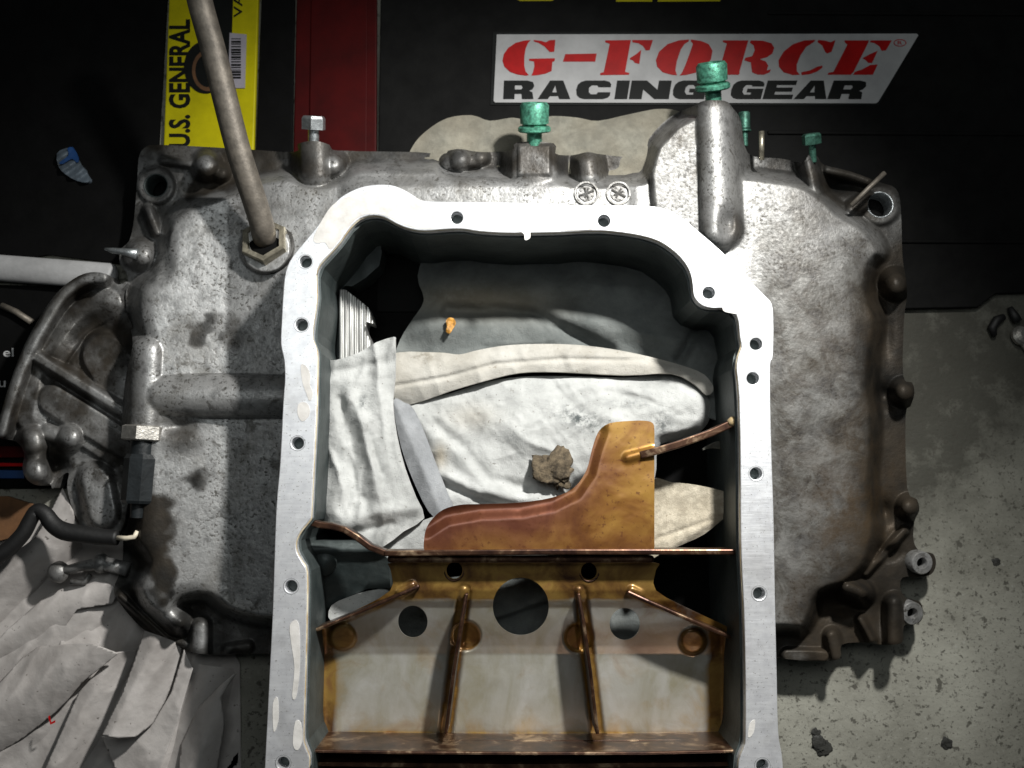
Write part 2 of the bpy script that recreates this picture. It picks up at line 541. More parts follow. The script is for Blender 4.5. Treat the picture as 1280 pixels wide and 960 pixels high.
M['nut_brass'] = m_plain('dull_brass', (0.42, 0.385, 0.30), 0.35, 0.8, 0.35, 160)
M['hexbright'] = m_plain('bright_hex_steel', (0.50, 0.48, 0.44), 0.38, 0.8, 0.3, 160)
M['blackplastic'] = m_plain('black_plastic', (0.012, 0.0145, 0.016), 0.4, 0, 0.3, 100)
M['caseblack'] = m_plain('case_black_plastic', (0.0042, 0.0042, 0.004), 0.7, 0, 0.35, 60, 0.0003)
M['bagblack'] = m_plain('matt_black', (0.0025, 0.0025, 0.0025), 0.85, 0, 0.3, 60)
M['cable'] = m_plain('black_rubber', (0.0045, 0.0045, 0.0045), 0.6)
M['sticker'] = m_plain('sticker_white', (0.37, 0.37, 0.37), 0.5, 0, 0.10, 40, 0.0)
M['red_ink'] = m_plain('red_ink', (0.34, 0.004, 0.004), 0.5, 0, 0.15, 60, 0.0)
M['black_ink'] = m_plain('black_ink', (0.005, 0.006, 0.0055), 0.6, 0, 0.2, 60, 0.0)
M['yellow'] = m_plain('yellow_card', (0.46, 0.41, 0.003), 0.5, 0, 0.12, 40, 0.0003)
M['red_box'] = m_plain('red_lacquer', (0.042, 0.0008, 0.0008), 0.6, 0, 0.25, 30, 0.0)
for k in ('caseblack', 'bagblack', 'red_box'):
    M[k].node_tree.nodes['Principled BSDF'].inputs['Specular IOR Level'].default_value = 0.12
M['label'] = m_plain('paper_label', (0.34, 0.32, 0.36), 0.6, 0, 0.1, 60, 0.0)
M['pvc'] = m_plain('grey_white_plastic', (0.34, 0.34, 0.34), 0.45, 0, 0.12, 60)
M['orange'] = m_plain('brown_cardboard', (0.11, 0.05, 0.018), 0.8, 0, 0.3, 60)
M['blue'] = m_plain('blue_print', (0.006, 0.04, 0.14), 0.5, 0, 0.2, 60, 0.0)
M['packet'] = m_plain('pale_packet', (0.08, 0.10, 0.12), 0.4, 0, 0.3, 90)
M['ivory'] = m_plain('ivory_wire', (0.62, 0.56, 0.44), 0.5, 0, 0.1, 60)
M['dirt'] = m_plain('dirt', (0.095, 0.073, 0.046), 0.95, 0, 0.6, 220, 0.002)
M['stone'] = m_plain('dark_chip', (0.02, 0.02, 0.017), 0.6, 0, 0.4, 220, 0.0006)
M['leaf'] = m_plain('orange_flake', (0.42, 0.20, 0.03), 0.5, 0, 0.5, 300, 0.001)
M['ink_white'] = m_plain('white_print', (0.45, 0.45, 0.45), 0.5, 0, 0.1, 60, 0.0)
for k in ('red_ink', 'black_ink', 'sticker', 'yellow'):
    M[k].node_tree.nodes['Principled BSDF'].inputs['Specular IOR Level'].default_value = 0.15
t = NT('stained_concrete')
n1 = t.noise(12, 6, 0.65); n2 = t.noise(120, 5, 0.7); n3 = t.noise(330, 3)
c = t.ramp(n1, [(0.33, (0.135, 0.132, 0.108)), (0.5, (0.215, 0.212, 0.178)), (0.68, (0.28, 0.278, 0.236))])
c = t.mix(t.ramp(n2, [(0.30, 0.75), (0.42, 0.0)]), c, (0.035, 0.03, 0.022))
c = t.mix(t.ramp(n3, [(0.62, 0.0), (0.70, 0.5)]), c, (0.30, 0.30, 0.27))
ol = t.attr('oil')  # mask of the painted-in dim part of the floor
om = t.math('ADD', ol, t.math('MULTIPLY', t.math('MULTIPLY', ol, t.math('SUBTRACT', t.noise(60, 6, 0.7), 0.5)), 1.6), True)
c = t.mix(t.math('MULTIPLY', t.ramp(om, [(0.05, 0.0), (0.95, 0.9)]), 1.0), c, (0.022, 0.021, 0.014))
for sc_, r0_, am_ in ((110, 0.345, 0.8), (230, 0.365, 0.75), (48, 0.315, 0.7), (420, 0.36, 0.5)):
    vv = t.ramp(t.noise(sc_, 4, 0.6, dist=0.15), [(r0_, 1.0), (r0_ + 0.035, 0.0)])
    c = t.mix(t.math('MULTIPLY', vv, am_), c, (0.04, 0.037, 0.028))
t.set(Base_Color=c, Roughness=0.8); b = t.bump(n2, 0.0012, 0.5); t.bump(n3, 0.0005, 0.5, b)
M['concrete'] = t.m

# ================================================================= SETTING
ZF = -0.106
gx, gy = np.meshgrid(np.linspace(-1.2, 1.2, 121), np.linspace(-1.0, 1.2, 111))
fv = np.stack([gx.ravel(), gy.ravel(), np.full(gx.size, ZF)], 1)
idx = np.arange(gx.size).reshape(gx.shape)
ff = np.stack([idx[:-1, :-1].ravel(), idx[:-1, 1:].ravel(), idx[1:, 1:].ravel(), idx[1:, :-1].ravel()], 1).tolist()
q = P(1200, 440, ZF); fx, fy = fv[:, 0], fv[:, 1]
q2 = P(1140, 560, ZF)
oil = np.clip(1.0 * np.exp(-(((fx - q[0]) / 0.16) ** 2 + ((fy - q[1]) / 0.085) ** 2)) + 0.8 * np.exp(-(((fx - q2[0]) / 0.05) ** 2 + ((fy - q2[1]) / 0.07) ** 2)), 0, 1)  # floor darkened at the upper right: lamp falloff put into the colour
fl = obj('floor', fv, ff, M['concrete'], None, True, {'oil': oil})
fl['kind'] = 'structure'

# ================================================================= OIL PAN CASTING
pan = thing('oil_pan', 'dirty cast aluminium engine oil pan with a bright machined flange, lying on the concrete', 'oil pan', (0, 0, ZF))

FO = [(412, 262), (425, 247), (445, 236), (465, 231), (488, 231), (505, 237), (518, 245), (532, 251), (580, 252), (640, 253), (720, 256), (800, 257), (828, 260), (850, 270), (872, 288), (902, 314), (930, 343), (955, 368), (965, 380), (967, 400), (967, 430), (966, 448), (963, 456), (963, 500), (965, 580), (967, 640), (969, 750), (971, 840), (973, 915), (977, 940), (979, 965), (980, 1030), (328, 1030), (331, 960), (334, 900), (337, 840), (341, 760), (345, 640), (350, 580), (354, 500), (356, 475), (355, 450), (351, 430), (352, 400), (354, 365), (357, 340), (366, 320), (390, 291)]
FI = [(395, 344), (400, 330), (413, 316), (425, 302), (437, 285), (450, 273), (465, 269), (480, 271), (495, 279), (510, 285), (530, 288), (560, 286), (580, 286), (600, 289), (640, 291), (700, 290), (740, 288), (765, 289), (800, 294), (825, 302), (845, 316), (858, 331), (864, 345), (866, 358), (868, 371), (877, 381), (890, 385), (905, 385), (917, 389), (923, 400), (925, 420), (927, 433), (923, 445), (921, 460), (923, 480), (925, 520), (926, 600), (926, 640), (927, 700), (930, 760), (932, 840), (932, 920), (930, 934), (924, 950), (923, 965), (923, 1000), (387, 1000), (386, 960), (386, 946), (380, 930), (379, 915), (381, 850), (383, 760), (383, 715), (378, 703), (371, 690), (370, 676), (377, 662), (387, 650), (389, 640), (392, 580), (395, 520), (396, 470), (396, 440), (391, 425), (391, 412), (394, 390), (396, 370)]
FOs = smooth_poly(FO, 3); FIs = smooth_poly(FI, 3)
HOLES = [(571, 272), (755, 276), (382, 327), (377, 406), (886, 366), (945, 430), (941, 473), (372, 554), (945, 592), (364, 733), (949, 742), (354, 954), (953, 957)]
plate('flange', [FOs, FIs] + [circle(x, y, 7.6, n=20) for x, y in HOLES], 0.0, 0.009, M['machined'], pan, 0.0005)
# countersunk thread mouths
for x, y in HOLES:
    c0 = P(x, y, 0.0)
    v, f = lathe(c0 - np.array([0, 0, 0.0012]), (0, 0, 1), [(0, 0.0036), (0.0012, 0.0047), (0.00125, 0.0049), (0.0007, 0.0049)], 20)
    f = f[:-2]
    obj('hole_rim', v, f, M['inner'], pan)
# inner walls: band between the inner edge and a line inside the outer edge
def offset_poly(poly, d):
    n = len(poly); out = []
    for i in range(n):
        a = np.array(poly[i - 1]); b = np.array(poly[i]); c = np.array(poly[(i + 1) % n])
        t_ = (c - a).astype(float); t_ = t_ / (np.linalg.norm(t_) + 1e-9)
        out.append(tuple(b + d * np.array([-t_[1], t_[0]])))
    return out
def wxy(poly, z=0.0): return [tuple(P(x, y, z)[:2]) for x, y in poly]
WO = offset_poly(FO, 9)
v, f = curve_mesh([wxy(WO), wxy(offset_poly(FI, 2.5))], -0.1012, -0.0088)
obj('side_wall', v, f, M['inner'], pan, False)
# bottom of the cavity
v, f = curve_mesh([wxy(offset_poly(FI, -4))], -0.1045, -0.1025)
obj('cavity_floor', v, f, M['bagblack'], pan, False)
# sealant bead along the inner edge
bp = smooth_poly(FI, 2)
bp3 = [P(x, y, -0.0022) for x, y in bp]
rs = [0.0006 + 0.0007 * (vnoise(np.array(i * 0.21), np.array(2.0))) for i in range(len(bp3))]
v, f = tube(bp3 + [bp3[0]], rs + [rs[0]], 6)
obj('sealant_bead', v, f, M['bead'], pan)
RES = [
 [(425, 250), (445, 243), (463, 239), (488, 240), (500, 242), (514, 244), (532, 254), (545, 265), (551, 276), (548, 284), (530, 286), (512, 283), (497, 277), (480, 269), (464, 267), (449, 271), (437, 282), (424, 300), (413, 312), (406, 303), (396, 304), (392, 296), (410, 263)],
 [(592, 263), (615, 262), (640, 264), (652, 269), (664, 279), (680, 283), (678, 287), (664, 288), (663, 297), (656, 300), (652, 290), (620, 287), (600, 286), (590, 280)],
 [(685, 285), (703, 275), (722, 269), (738, 272), (741, 283), (737, 287), (700, 288)],
 [(787, 273), (812, 277), (826, 284), (830, 293), (843, 301), (856, 295), (871, 290), (884, 300), (898, 315), (893, 328), (880, 330), (866, 328), (850, 313), (828, 300), (805, 292), (790, 288)],
 [(376, 456), (384, 459), (388, 470), (387, 480), (391, 492), (387, 502), (383, 492), (378, 478)],
 [(373, 505), (382, 503), (387, 510), (386, 520), (378, 527), (372, 518)],
 [(362, 782), (370, 775), (374, 785), (375, 815), (374, 845), (370, 872), (365, 870), (368, 835), (364, 805)],
 [(369, 902), (376, 904), (378, 925), (372, 938), (366, 930)],
 [(890, 318), (897, 320), (895, 330), (898, 342), (891, 347), (887, 338)],
 [(908, 368), (917, 372), (920, 382), (926, 392), (912, 391), (904, 388), (903, 378)],
 [(937, 905), (944, 900), (942, 916), (935, 922)], [(341, 880), (347, 872), (348, 900), (342, 915)],
]
for r in RES:
    region('gasket_residue', smooth_poly(r, 3), lambda x, y: 0.0003 + 0.00025 * fbm(x, y, 12), M['residue'], pan, 2.0, skirt=0.0004)

# ---- outer cast body
BO = [(172, 215), (174, 195), (182, 184), (200, 181), (300, 186), (368, 190), (372, 180), (392, 176), (412, 181), (420, 188), (520, 190), (545, 192), (572, 186), (600, 190), (640, 188), (646, 178), (692, 179), (694, 192), (715, 194), (735, 190), (752, 193), (803, 196), (812, 172), (838, 146), (868, 132), (880, 126), (906, 126), (916, 135), (926, 150), (930, 178), (940, 195), (975, 198), (1003, 203), (1012, 192), (1022, 196), (1030, 206), (1062, 214), (1100, 228), (1120, 236), (1126, 260), (1128, 320), (1132, 345), (1134, 368), (1130, 400), (1129, 470), (1140, 478), (1143, 492), (1138, 508), (1132, 520), (1134, 610), (1146, 624), (1149, 638), (1143, 652), (1142, 676), (1150, 689), (1166, 692), (1170, 705), (1164, 718), (1148, 721), (1128, 722), (1126, 738), (1136, 750), (1150, 752), (1154, 768), (1148, 779), (1130, 782), (1128, 803), (1105, 806), (1080, 803), (1052, 806), (1049, 824), (1010, 826), (975, 823), (900, 820), (500, 820), (340, 817), (262, 818), (236, 814), (206, 804), (176, 784), (152, 757), (142, 738), (150, 715), (154, 690), (152, 640), (150, 560), (156, 480), (166, 430), (160, 400), (157, 370), (160, 345), (150, 330), (151, 312), (162, 300), (168, 270)]
BH = offset_poly(FO, 16)
RP = [(340, 216), (312, 222), (290, 232), (268, 240), (240, 248), (214, 264), (203, 286), (198, 312), (186, 338), (168, 358), (164, 390), (170, 425), (172, 470), (166, 560), (166, 640), (163, 680), (178, 704), (166, 735), (180, 764), (206, 780), (222, 770), (232, 756), (258, 752), (280, 768), (310, 778), (345, 782), (500, 790), (800, 795), (975, 792), (1004, 794), (1020, 772), (1030, 747), (1056, 738), (1074, 725), (1092, 700), (1102, 655), (1096, 600), (1100, 540), (1096, 480), (1098, 440), (1104, 400), (1092, 365), (1094, 335), (1108, 318), (1100, 296), (1080, 275), (1052, 258), (1030, 238), (1002, 222), (950, 214), (930, 208), (925, 160), (908, 134), (872, 136), (842, 150), (815, 178), (806, 214), (780, 222), (720, 222), (700, 215), (668, 190), (640, 214), (610, 211), (585, 214), (560, 212), (545, 204), (520, 204), (448, 204), (420, 220), (384, 222), (362, 214)]
RPs = smooth_poly(RP, 3)
BOs = smooth_poly(BO, 3)
def cyl(x, y, a, b, r, z0):
    """round ridge from a to b lying with its axis at height z0 (mm)"""
    d, _ = seg_d(x, y, *a, *b)
    return z0 + np.sqrt(np.clip(r * r - d * d, 0, None)) * 0.55 - 1.7 * np.clip(d - r + 0.6, 0, None)
def bar(x, y, a, b, r, z0):
    d, _ = seg_d(x, y, *a, *b)
    return z0 - 0.02 * d - 1.7 * np.clip(d - r, 0, None)
def ring(x, y, c, r0, r1, z):
    d = np.hypot(x - c[0], y - c[1])
    return z - 1.8 * np.clip(np.maximum(r0 - d, d - r1), 0, None)
def body_z(x, y):
    s = sdf(x, y, RPs)
    z = -86 + 27 * sstep(6, -14, s)
    # edge rib of the perimeter flange
    z = z + 0.7 * fbm(x, y, 60) + 0.22 * fbm(x, y, 9)
    # left face leaning, right housing domed
    left = sstep(300, 170, x) * sstep(5, -20, s)
    z = z + 2.0 * left
    rr_ = sstep(5, -30, s) * sstep(400, 380, x)
    z = z + rr_ * (0.085 * np.clip(284 - x, 0, 120) + 0.035 * np.clip(x - 284, 0, 70)) - 2.0 * rr_
    dome = np.exp(-(((x - 1025) / 90) ** 2 + ((y - 470) / 230) ** 2)) * sstep(940, 985, x) * sstep(6, -40, s)
    z = z + 4 * dome
    # upper strip behind the flange, a shoulder
    z = z + 5 * sstep(216, 236, y) * sstep(420, 450, x) * sstep(800, 780, x) * sstep(300, 270, y)
    # top right block with its long round bolt boss
    s2 = sdf(x, y, [(812, 300), (806, 215), (816, 180), (842, 152), (872, 136), (908, 134), (924, 160), (932, 205), (930, 260), (915, 300)])
    z = smax(z, -86 + 36 * sstep(5, -11, s2) - 0.03 * (y - 220), 1.5)
    z = smax(z, cyl(x, y, (893, 128), (900, 286), 24, -51), 4.5)
    # oval pad round the middle green bolt
    d, _ = seg_d(x, y, 668, 182, 668, 216)
    z = smax(z, -62 + np.sqrt(np.clip(900 - d * d, 0, None)) * 0.28 - 1.7 * np.clip(d - 29, 0, None), 2)
    s3 = np.maximum(np.abs(x - 668) - 23, np.abs(y - 200) - 22)
    z = smax(z, -96 + 43 * sstep(5, -4, s3), 1)
    # bolt boss top left
    z = smax(z, cyl(x, y, (392, 178), (393, 216), 20, -67), 1.2)
    for cx, cy, r, z0 in ((415, 206, 14, -70), (258, 207, 15, -72), (575, 199, 13, -74), (735, 204, 14, -70), (600, 197, 9, -76),
                          (176, 318, 15, -72), (1119, 355, 14, -70), (1130, 490, 12, -70), (1137, 634, 11, -71)):
        z = smax(z, cyl(x, y, (cx, cy), (cx, cy), r, z0), 0.8)
    z = smax(z, cyl(x, y, (735, 204), (737, 220), 13, -67), 0.8)
    z = smax(z, cyl(x, y, (258, 207), (276, 216), 9, -76), 0.8)
    z = smax(z, cyl(x, y, (600, 199), (560, 203), 8, -77), 0.8)
    # ribs in the corners
    z = smax(z, cyl(x, y, (205, 200), (258, 207), 5, -80), 1)
    z = smax(z, cyl(x, y, (185, 262), (196, 290), 5, -78), 1)
    z = smax(z, cyl(x, y, (1010, 198), (1020, 240), 7, -66), 1)
    z = smax(z, cyl(x, y, (1035, 212), (1085, 226), 6, -78), 1)
    z = smax(z, cyl(x, y, (1085, 250), (1065, 262), 8, -76), 1)
    # pads round the corner holes
    for cx, cy, r in ((195, 232, 23), (1100, 256, 25)):
        dd = np.hypot(x - cx, y - cy); z = smax(z, -86 + 4 * sstep(r + 4, r - 3, dd), 0.6)
    # horizontal oil gallery and the sensor boss
    z = smax(z, cyl(x, y, (196, 494), (372, 496), 27, -59), 0.8)
    z = smax(z, cyl(x, y, (183, 440), (180, 528), 21, -57), 1.0)
    z = smax(z, cyl(x, y, (186, 428), (185, 440), 8, -58), 1.0)
    z = z - 6 * np.exp(-(((x - 222) / 20) ** 2 + ((y - 533) / 10) ** 2))
    # round boss under the tube nut
    dd = np.hypot(x - 332, y - 310); z = smax(z, -96 + 46 * sstep(37, 30, dd), 1.2)
    # lower left lumps
    z = smax(z, cyl(x, y, (205, 760), (222, 776), 10, -62), 1.5)
    z = smax(z, cyl(x, y, (250, 782), (250, 815), 11, -76), 1)
    z = smax(z, cyl(x, y, (150, 745), (210, 800), 4, -81), 1); z = smax(z, cyl(x, y, (210, 800), (260, 812), 4, -81), 1)
    z = smax(z, cyl(x, y, (285, 812), (310, 808), 6, -80), 1)
    z = z - 9 * np.exp(-(((x - 240) / 22) ** 2 + ((y - 757) / 14) ** 2))
    # lower right: screw ears, upright cylinder and pockets
    z = smax(z, cyl(x, y, (1118, 755), (1119, 801), 11, -75), 0.8)
    z = smax(z, bar(x, y, (1076, 774), (1090, 800), 2.5, -75), 0.5)
    z = smax(z, cyl(x, y, (1040, 795), (1046, 820), 8, -76), 1)
    z = smax(z, bar(x, y, (985, 819), (1030, 820), 6, -77), 0.6)
    z = smax(z, cyl(x, y, (1060, 735), (1076, 742), 8, -64), 1.5)
    z = smax(z, bar(x, y, (1082, 716), (1130, 664), 3, -77), 0.8)
    for cx, cy, rx, ry, dp in ((1048, 757, 24, 12, 10), (1098, 358, 13, 18, 9), (1104, 495, 14, 14, 9), (1104, 640, 14, 14, 9), (1100, 765, 10, 22, 7),
                               (1108, 420, 9, 30, 3), (1050, 232, 20, 9, 8), (1108, 690, 16, 9, 8), (910, 280, 9, 16, 8), (205, 330, 9, 16, 5), (222, 300, 1, 1, 0)):
        z = z - dp * np.exp(-(((x - cx) / rx) ** 2 + ((y - cy) / ry) ** 2))
    return z * MM
def body_grime_shade(x, y):
    g = 0.10 + 0 * x
    g = g + 0.95 * sstep(1045, 1110, x) * sstep(290, 420, y) * (0.8 + fbm(x, y, 60) * 1.4)
    g = g + 0.85 * np.exp(-(((x - 1060) / 55) ** 2 + ((y - 770) / 38) ** 2))
    g = g + 0.35 * sstep(300, 220, x) * sstep(560, 680, y) * (0.7 + fbm(x, y, 60))
    s = sdf(x, y, RPs)
    g = g + 0.75 * sstep(-8, 8, s) * (0.75 + 1.3 * fbm(x, y, 40)) + 0.6 * sstep(-22, -2, s) * sstep(1000, 1060, x) * sstep(300, 380, y)
    g = g + 0.9 * sstep(0.06, 0.24, fbm(x, y, 60)) * sstep(360, 240, x)
    g = g + 0.45 * sstep(960, 1100, x) * sstep(560, 760, y) + 0.7 * np.exp(-(((x - 925) / 14) ** 2 + ((y - 285) / 26) ** 2))
    g = g + 0.7 * np.exp(-(((x - 668) / 30) ** 2 + ((y - 210) / 26) ** 2)) + 0.4 * np.exp(-(((x - 393) / 32) ** 2 + ((y - 212) / 22) ** 2))  # darker below both bolts: their shadows painted in with the grime
    g = g + 0.55 * np.exp(-(((x - 1050) / 45) ** 2 + ((y - 235) / 26) ** 2)) + 0.7 * np.exp(-(((x - 225) / 30) ** 2 + ((y - 550) / 22) ** 2))  # upper right pocket darkened; shade below the gallery painted in
    g = g + 0.10 * sstep(960, 990, x) * sstep(270, 400, y)
    g = g - 0.35 * np.exp(-(((x - 232) / 45) ** 2 + ((y - 340) / 90) ** 2)) - 0.3 * np.exp(-(((x - 205) / 26) ** 2 + ((y - 735) / 26) ** 2))
    g = g - 0.5 * np.exp(-(((x - 1119) / 9) ** 2 + ((y - 778) / 24) ** 2)) - 0.6 * np.exp(-(((x - 1153) / 15) ** 2 + ((y - 704) / 14) ** 2)) - 0.8 * np.exp(-(((x - 250) / 9) ** 2 + ((y - 797) / 16) ** 2))  # cylinders and ear lighter: their highlights painted in
    g = g - 0.45 * np.exp(-(((x - 1100) / 25) ** 2 + ((y - 262) / 30) ** 2))
    for cx, cy, r in ((1121, 353, 7), (1131, 489, 6), (1138, 633, 6), (1042, 800, 6), (1000, 821, 14), (415, 204, 6), (258, 205, 7)):  # lighter spots: highlights on the round bosses put into the colour
        g = g - 0.7 * np.exp(-(((x - cx) / r) ** 2 + ((y - cy) / min(r, 7)) ** 2))
    return np.clip(g, 0, 1)
def body_brown(x, y):
    b = 1.1 * np.exp(-(((x - 1070) / 45) ** 2 + ((y - 640) / 80) ** 2)) + 0.45 * np.exp(-(((x - 1085) / 40) ** 2 + ((y - 400) / 60) ** 2)) + 0.35 * np.exp(-(((x - 995) / 22) ** 2 + ((y - 755) / 26) ** 2)) + 0.30 * sstep(960, 1000, x) * sstep(300, 460, y) * sstep(-0.05, 0.15, fbm(x, y, 50))
    return np.clip(b * (0.8 + 1.2 * fbm(x, y, 35)), 0, 0.85)
S2P = [(812, 300), (806, 215), (816, 180), (842, 152), (872, 136), (908, 134), (924, 160), (932, 205), (930, 260), (915, 300)]
def body_film(x, y):
    f = sstep(925, 960, x) * (0.62 + 0.33 * sstep(230, 380, y))
    d, _ = seg_d(x, y, 893, 128, 900, 286)
    return np.maximum(f, 0.62 * sstep(4, -6, sdf(x, y, S2P))) * (1 - 0.75 * sstep(20, 10, d))
body = region('cast_body', BOs, body_z, M['cast'], pan, 1.7, holes=[BH, circle(195, 232, 14, n=20), circle(1100, 256, 15.5, n=20)], skirt=0.014,
       attrs={'grime_shade': body_grime_shade, 'brown': body_brown, 'film': body_film})
# rims of the two corner holes; left tube darkened, its shade painted in
for x, y, r in ((195, 232, 14), (1100, 256, 15.5)):
    c0 = P(x, y, -0.0823); rr = r * 0.000562
    v, f = lathe(c0, (0, 0, 1), [(-0.016, rr * 0.99), (0.0, rr * 0.99), (0.0005, rr * 1.03), (0.0005, rr * 1.12), (0.0, rr * 1.14)], 28)
    obj('hole_rim', v, f[:-2], M['zinc'] if x > 600 else M['inner'], pan, attrs={'grime_shade': np.full(len(v), 0.1), 'brown': np.zeros(len(v))})

for x, y, ang in ((1153, 704, 0.0), (1141, 767, 0.6)):   # screw ears with bright faces
    c0 = P(x, y, -0.078)
    v, f = lathe(c0, (0.12, -0.10, 1), [(-0.014, 0.0080), (-0.001, 0.0080), (0.0, 0.0073), (0.0, 0.0040), (-0.0012, 0.0034), (-0.009, 0.0033)], 24)
    obj('screw_ear', v, f, M['cast'], pan, attrs={'grime_shade': np.array([0.02 if q[2] > -0.0798 else 0.5 for q in v]), 'brown': np.zeros(len(v))}, autosharp=35)
    v, f = lathe(c0 - np.array([0, 0, 0.008]), (0.12, -0.10, 1), [(0, 0.0032), (0.0015, 0.0032)], 12); obj('hole_floor', v, f, M['bagblack'], pan)
# date wheels cast into the shoulder
for cx, cy, ang in ((733, 242, 0.35), (773, 242, -0.5)):
    zc = float(body_z(np.array([cx * 1.0]), np.array([cy * 1.0]))[0]) + 0.0004
    c0 = P(cx, cy, zc); R = 0.0086
    a = lathe(c0, (0, 0, 1), [(0, R * 0.80), (0.0012, R * 0.84), (0.0012, R * 0.98), (0, R)], 30); a = (a[0], a[1][:-2])
    parts = [a, lathe(c0, (0, 0, 1), [(-0.0003, R * 0.66), (0.0005, R * 0.62)], 24)]
    for k, (rr, ww, off) in enumerate(((0.62, 0.10, 0), (0.45, 0.09, 1.57), (0.40, 0.08, 0.9))):
        dx, dy = math.cos(ang + off), math.sin(ang + off)
        p0 = c0 + np.array([-dx * rr * R, -dy * rr * R, 0.0007]); p1 = c0 + np.array([dx * rr * R, dy * rr * R, 0.0007])
        parts.append(tube([p0, p1], R * ww, 6))
    for k in range(8):
        th = k * math.pi / 4 + ang
        parts.append(lathe(c0 + np.array([math.cos(th) * R * 0.5, math.sin(th) * R * 0.5, 0.0004]), (0, 0, 1), [(0, R * 0.09), (0.0006, R * 0.07)], 6))
    v, f = join(*parts)
    obj('date_wheel', v, f, M['cast'], pan, attrs={'grime_shade': np.full(len(v), 0.3), 'brown': np.zeros(len(v)), 'film': np.full(len(v), 0.4)}, autosharp=40)

# ---- oil filter mount at the left
FM = [(160, 352), (150, 372), (170, 420), (172, 470), (170, 540), (158, 640), (150, 664), (128, 668), (108, 660), (93, 642), (84, 610), (86, 590), (72, 600), (66, 612), (62, 604), (48, 607), (34, 600), (28, 585), (30, 566), (20, 552), (2, 548), (-6, 540), (0, 520), (12, 480), (30, 432), (55, 388), (75, 362), (98, 345), (118, 340), (136, 344), (146, 356)]
FMs = smooth_poly(FM, 3)
RIM = smooth_poly([(2, 540), (16, 492), (36, 440), (62, 394), (84, 364), (108, 349), (128, 347)], 4, False)
RIM2 = smooth_poly([(40, 520), (52, 470), (74, 430), (100, 400), (132, 380)], 4, False)
def fm_z(x, y):
    z = -86 + 1.5 * fbm(x, y, 30) + 2.0 * fbm(x, y, 8)
    z = z + 0.06 * (x - 60)
    d = poly_d(x, y, RIM); z = smax(z, -70 + np.sqrt(np.clip(64 - d * d, 0, None)) * 0.6 - 1.7 * np.clip(d - 7.5, 0, None), 1)
    d = poly_d(x, y, RIM2); z = smax(z, -77 - 0.18 * d - 1.2 * np.clip(d - 19, 0, None), 1)
    z = z - 12 * np.exp(-(((x - 118) / 26) ** 2 + ((y - 412) / 30) ** 2)) - 6 * np.exp(-(((x - 60) / 12) ** 2 + ((y - 470) / 14) ** 2))
    z = smax(z, bar(x, y, (36, 440), (164, 520), 4.5, -69), 0.8)
    z = smax(z, bar(x, y, (66, 500), (158, 556), 17, -75), 1)
    z = smax(z, bar(x, y, (100, 545), (160, 585), 9, -79), 1)
    z = smax(z, bar(x, y, (130, 445), (152, 480), 26, -79), 1.2)
    z = smax(z, cyl(x, y, (40, 548), (41, 556), 14, -72), 1); z = smax(z, cyl(x, y, (42, 560), (45, 588), 12, -74), 1)
    z = smax(z, cyl(x, y, (45, 588), (45, 588), 15, -70), 1)
    z = smax(z, cyl(x, y, (87, 546), (87, 546), 14, -70), 1)
    z = smax(z, cyl(x, y, (60, 540), (74, 545), 10, -78), 1)
    d, _ = seg_d(x, y, 120, 600, 128, 640)
    z = smax(z, -100 + 28 * sstep(42, 14, d), 1.5)
    z = z - 14 * np.exp(-(((x - 72) / 13) ** 2 + ((y - 583) / 13) ** 2)) - 8 * np.exp(-(((x - 150) / 14) ** 2 + ((y - 585) / 9) ** 2))
    return z * MM
def fm_g(x, y):
    g = 0.62 + 1.7 * fbm(x, y, 30)
    g = g + 0.5 * np.exp(-(((x - 115) / 30) ** 2 + ((y - 400) / 32) ** 2)) - 0.55 * np.exp(-(((x - 122) / 26) ** 2 + ((y - 615) / 38) ** 2)) - 0.45 * sstep(7, 2, poly_d(x, y, RIM))
    for cx, cy in ((41, 550), (45, 586), (87, 545)):  # lighter boss tops, highlights put into the colour
        g = g - 0.5 * np.exp(-(((x - cx) / 8) ** 2 + ((y - cy) / 8) ** 2))
    g = g - 0.35 * sstep(8, 3, seg_d(x, y, 36, 440, 164, 520)[0])
    return np.clip(g, 0, 1)
region('filter_mount', FMs, fm_z, M['cast'], pan, 1.7, skirt=0.016, attrs={'grime_shade': fm_g, 'brown': lambda x, y: 0.06 + 0 * x})
# ball ended stay at the lower left
v, f = join(tube([P(74, 715, -0.08), P(100, 708, -0.082), P(130, 704, -0.084), P(160, 712, -0.082)], [0.003, 0.0035, 0.005, 0.005], 10),
            lathe(P(74, 715, -0.083), (-0.3, 0, 1), [(-0.007, 0.001), (-0.005, 0.0055), (0, 0.0078), (0.004, 0.0066), (0.0062, 0.004), (0.007, 0.001)], 18),
            lathe(P(126, 704, -0.084), (-0.1, 0.1, 1), [(-0.004, 0.006), (0, 0.007), (0.004, 0.005), (0.0056, 0.0015)], 16),
            tube([P(88, 727, -0.088), P(106, 728, -0.09), P(112, 718, -0.09)], 0.0022, 8))
obj('stay_rod', v, f, M['cast'], pan, attrs={'grime_shade': np.full(len(v), 0.4), 'brown': np.zeros(len(v))})
# little dowel at the left edge, bent strip at the upper right corner, thin pin at the top
v, f = tube([P(131, 311, -0.062), P(140, 313, -0.062), P(158, 315, -0.062), P(172, 318, -0.062)], [0.0008, 0.0019, 0.0026, 0.004], 10)
obj('dowel', v, f, M['zinc'], pan)
v, f = tube([P(1064, 257, -0.058), P(1085, 236, -0.056), P(1106, 216, -0.054)], 0.0017, 8)
obj('bent_strip', v, f, M['steel_tube'], pan)
v, f = tube([P(952, 200, -0.066), P(952, 164, -0.062)], 0.0019, 10)
obj('pin', v, f, M['nut_brass'], pan)

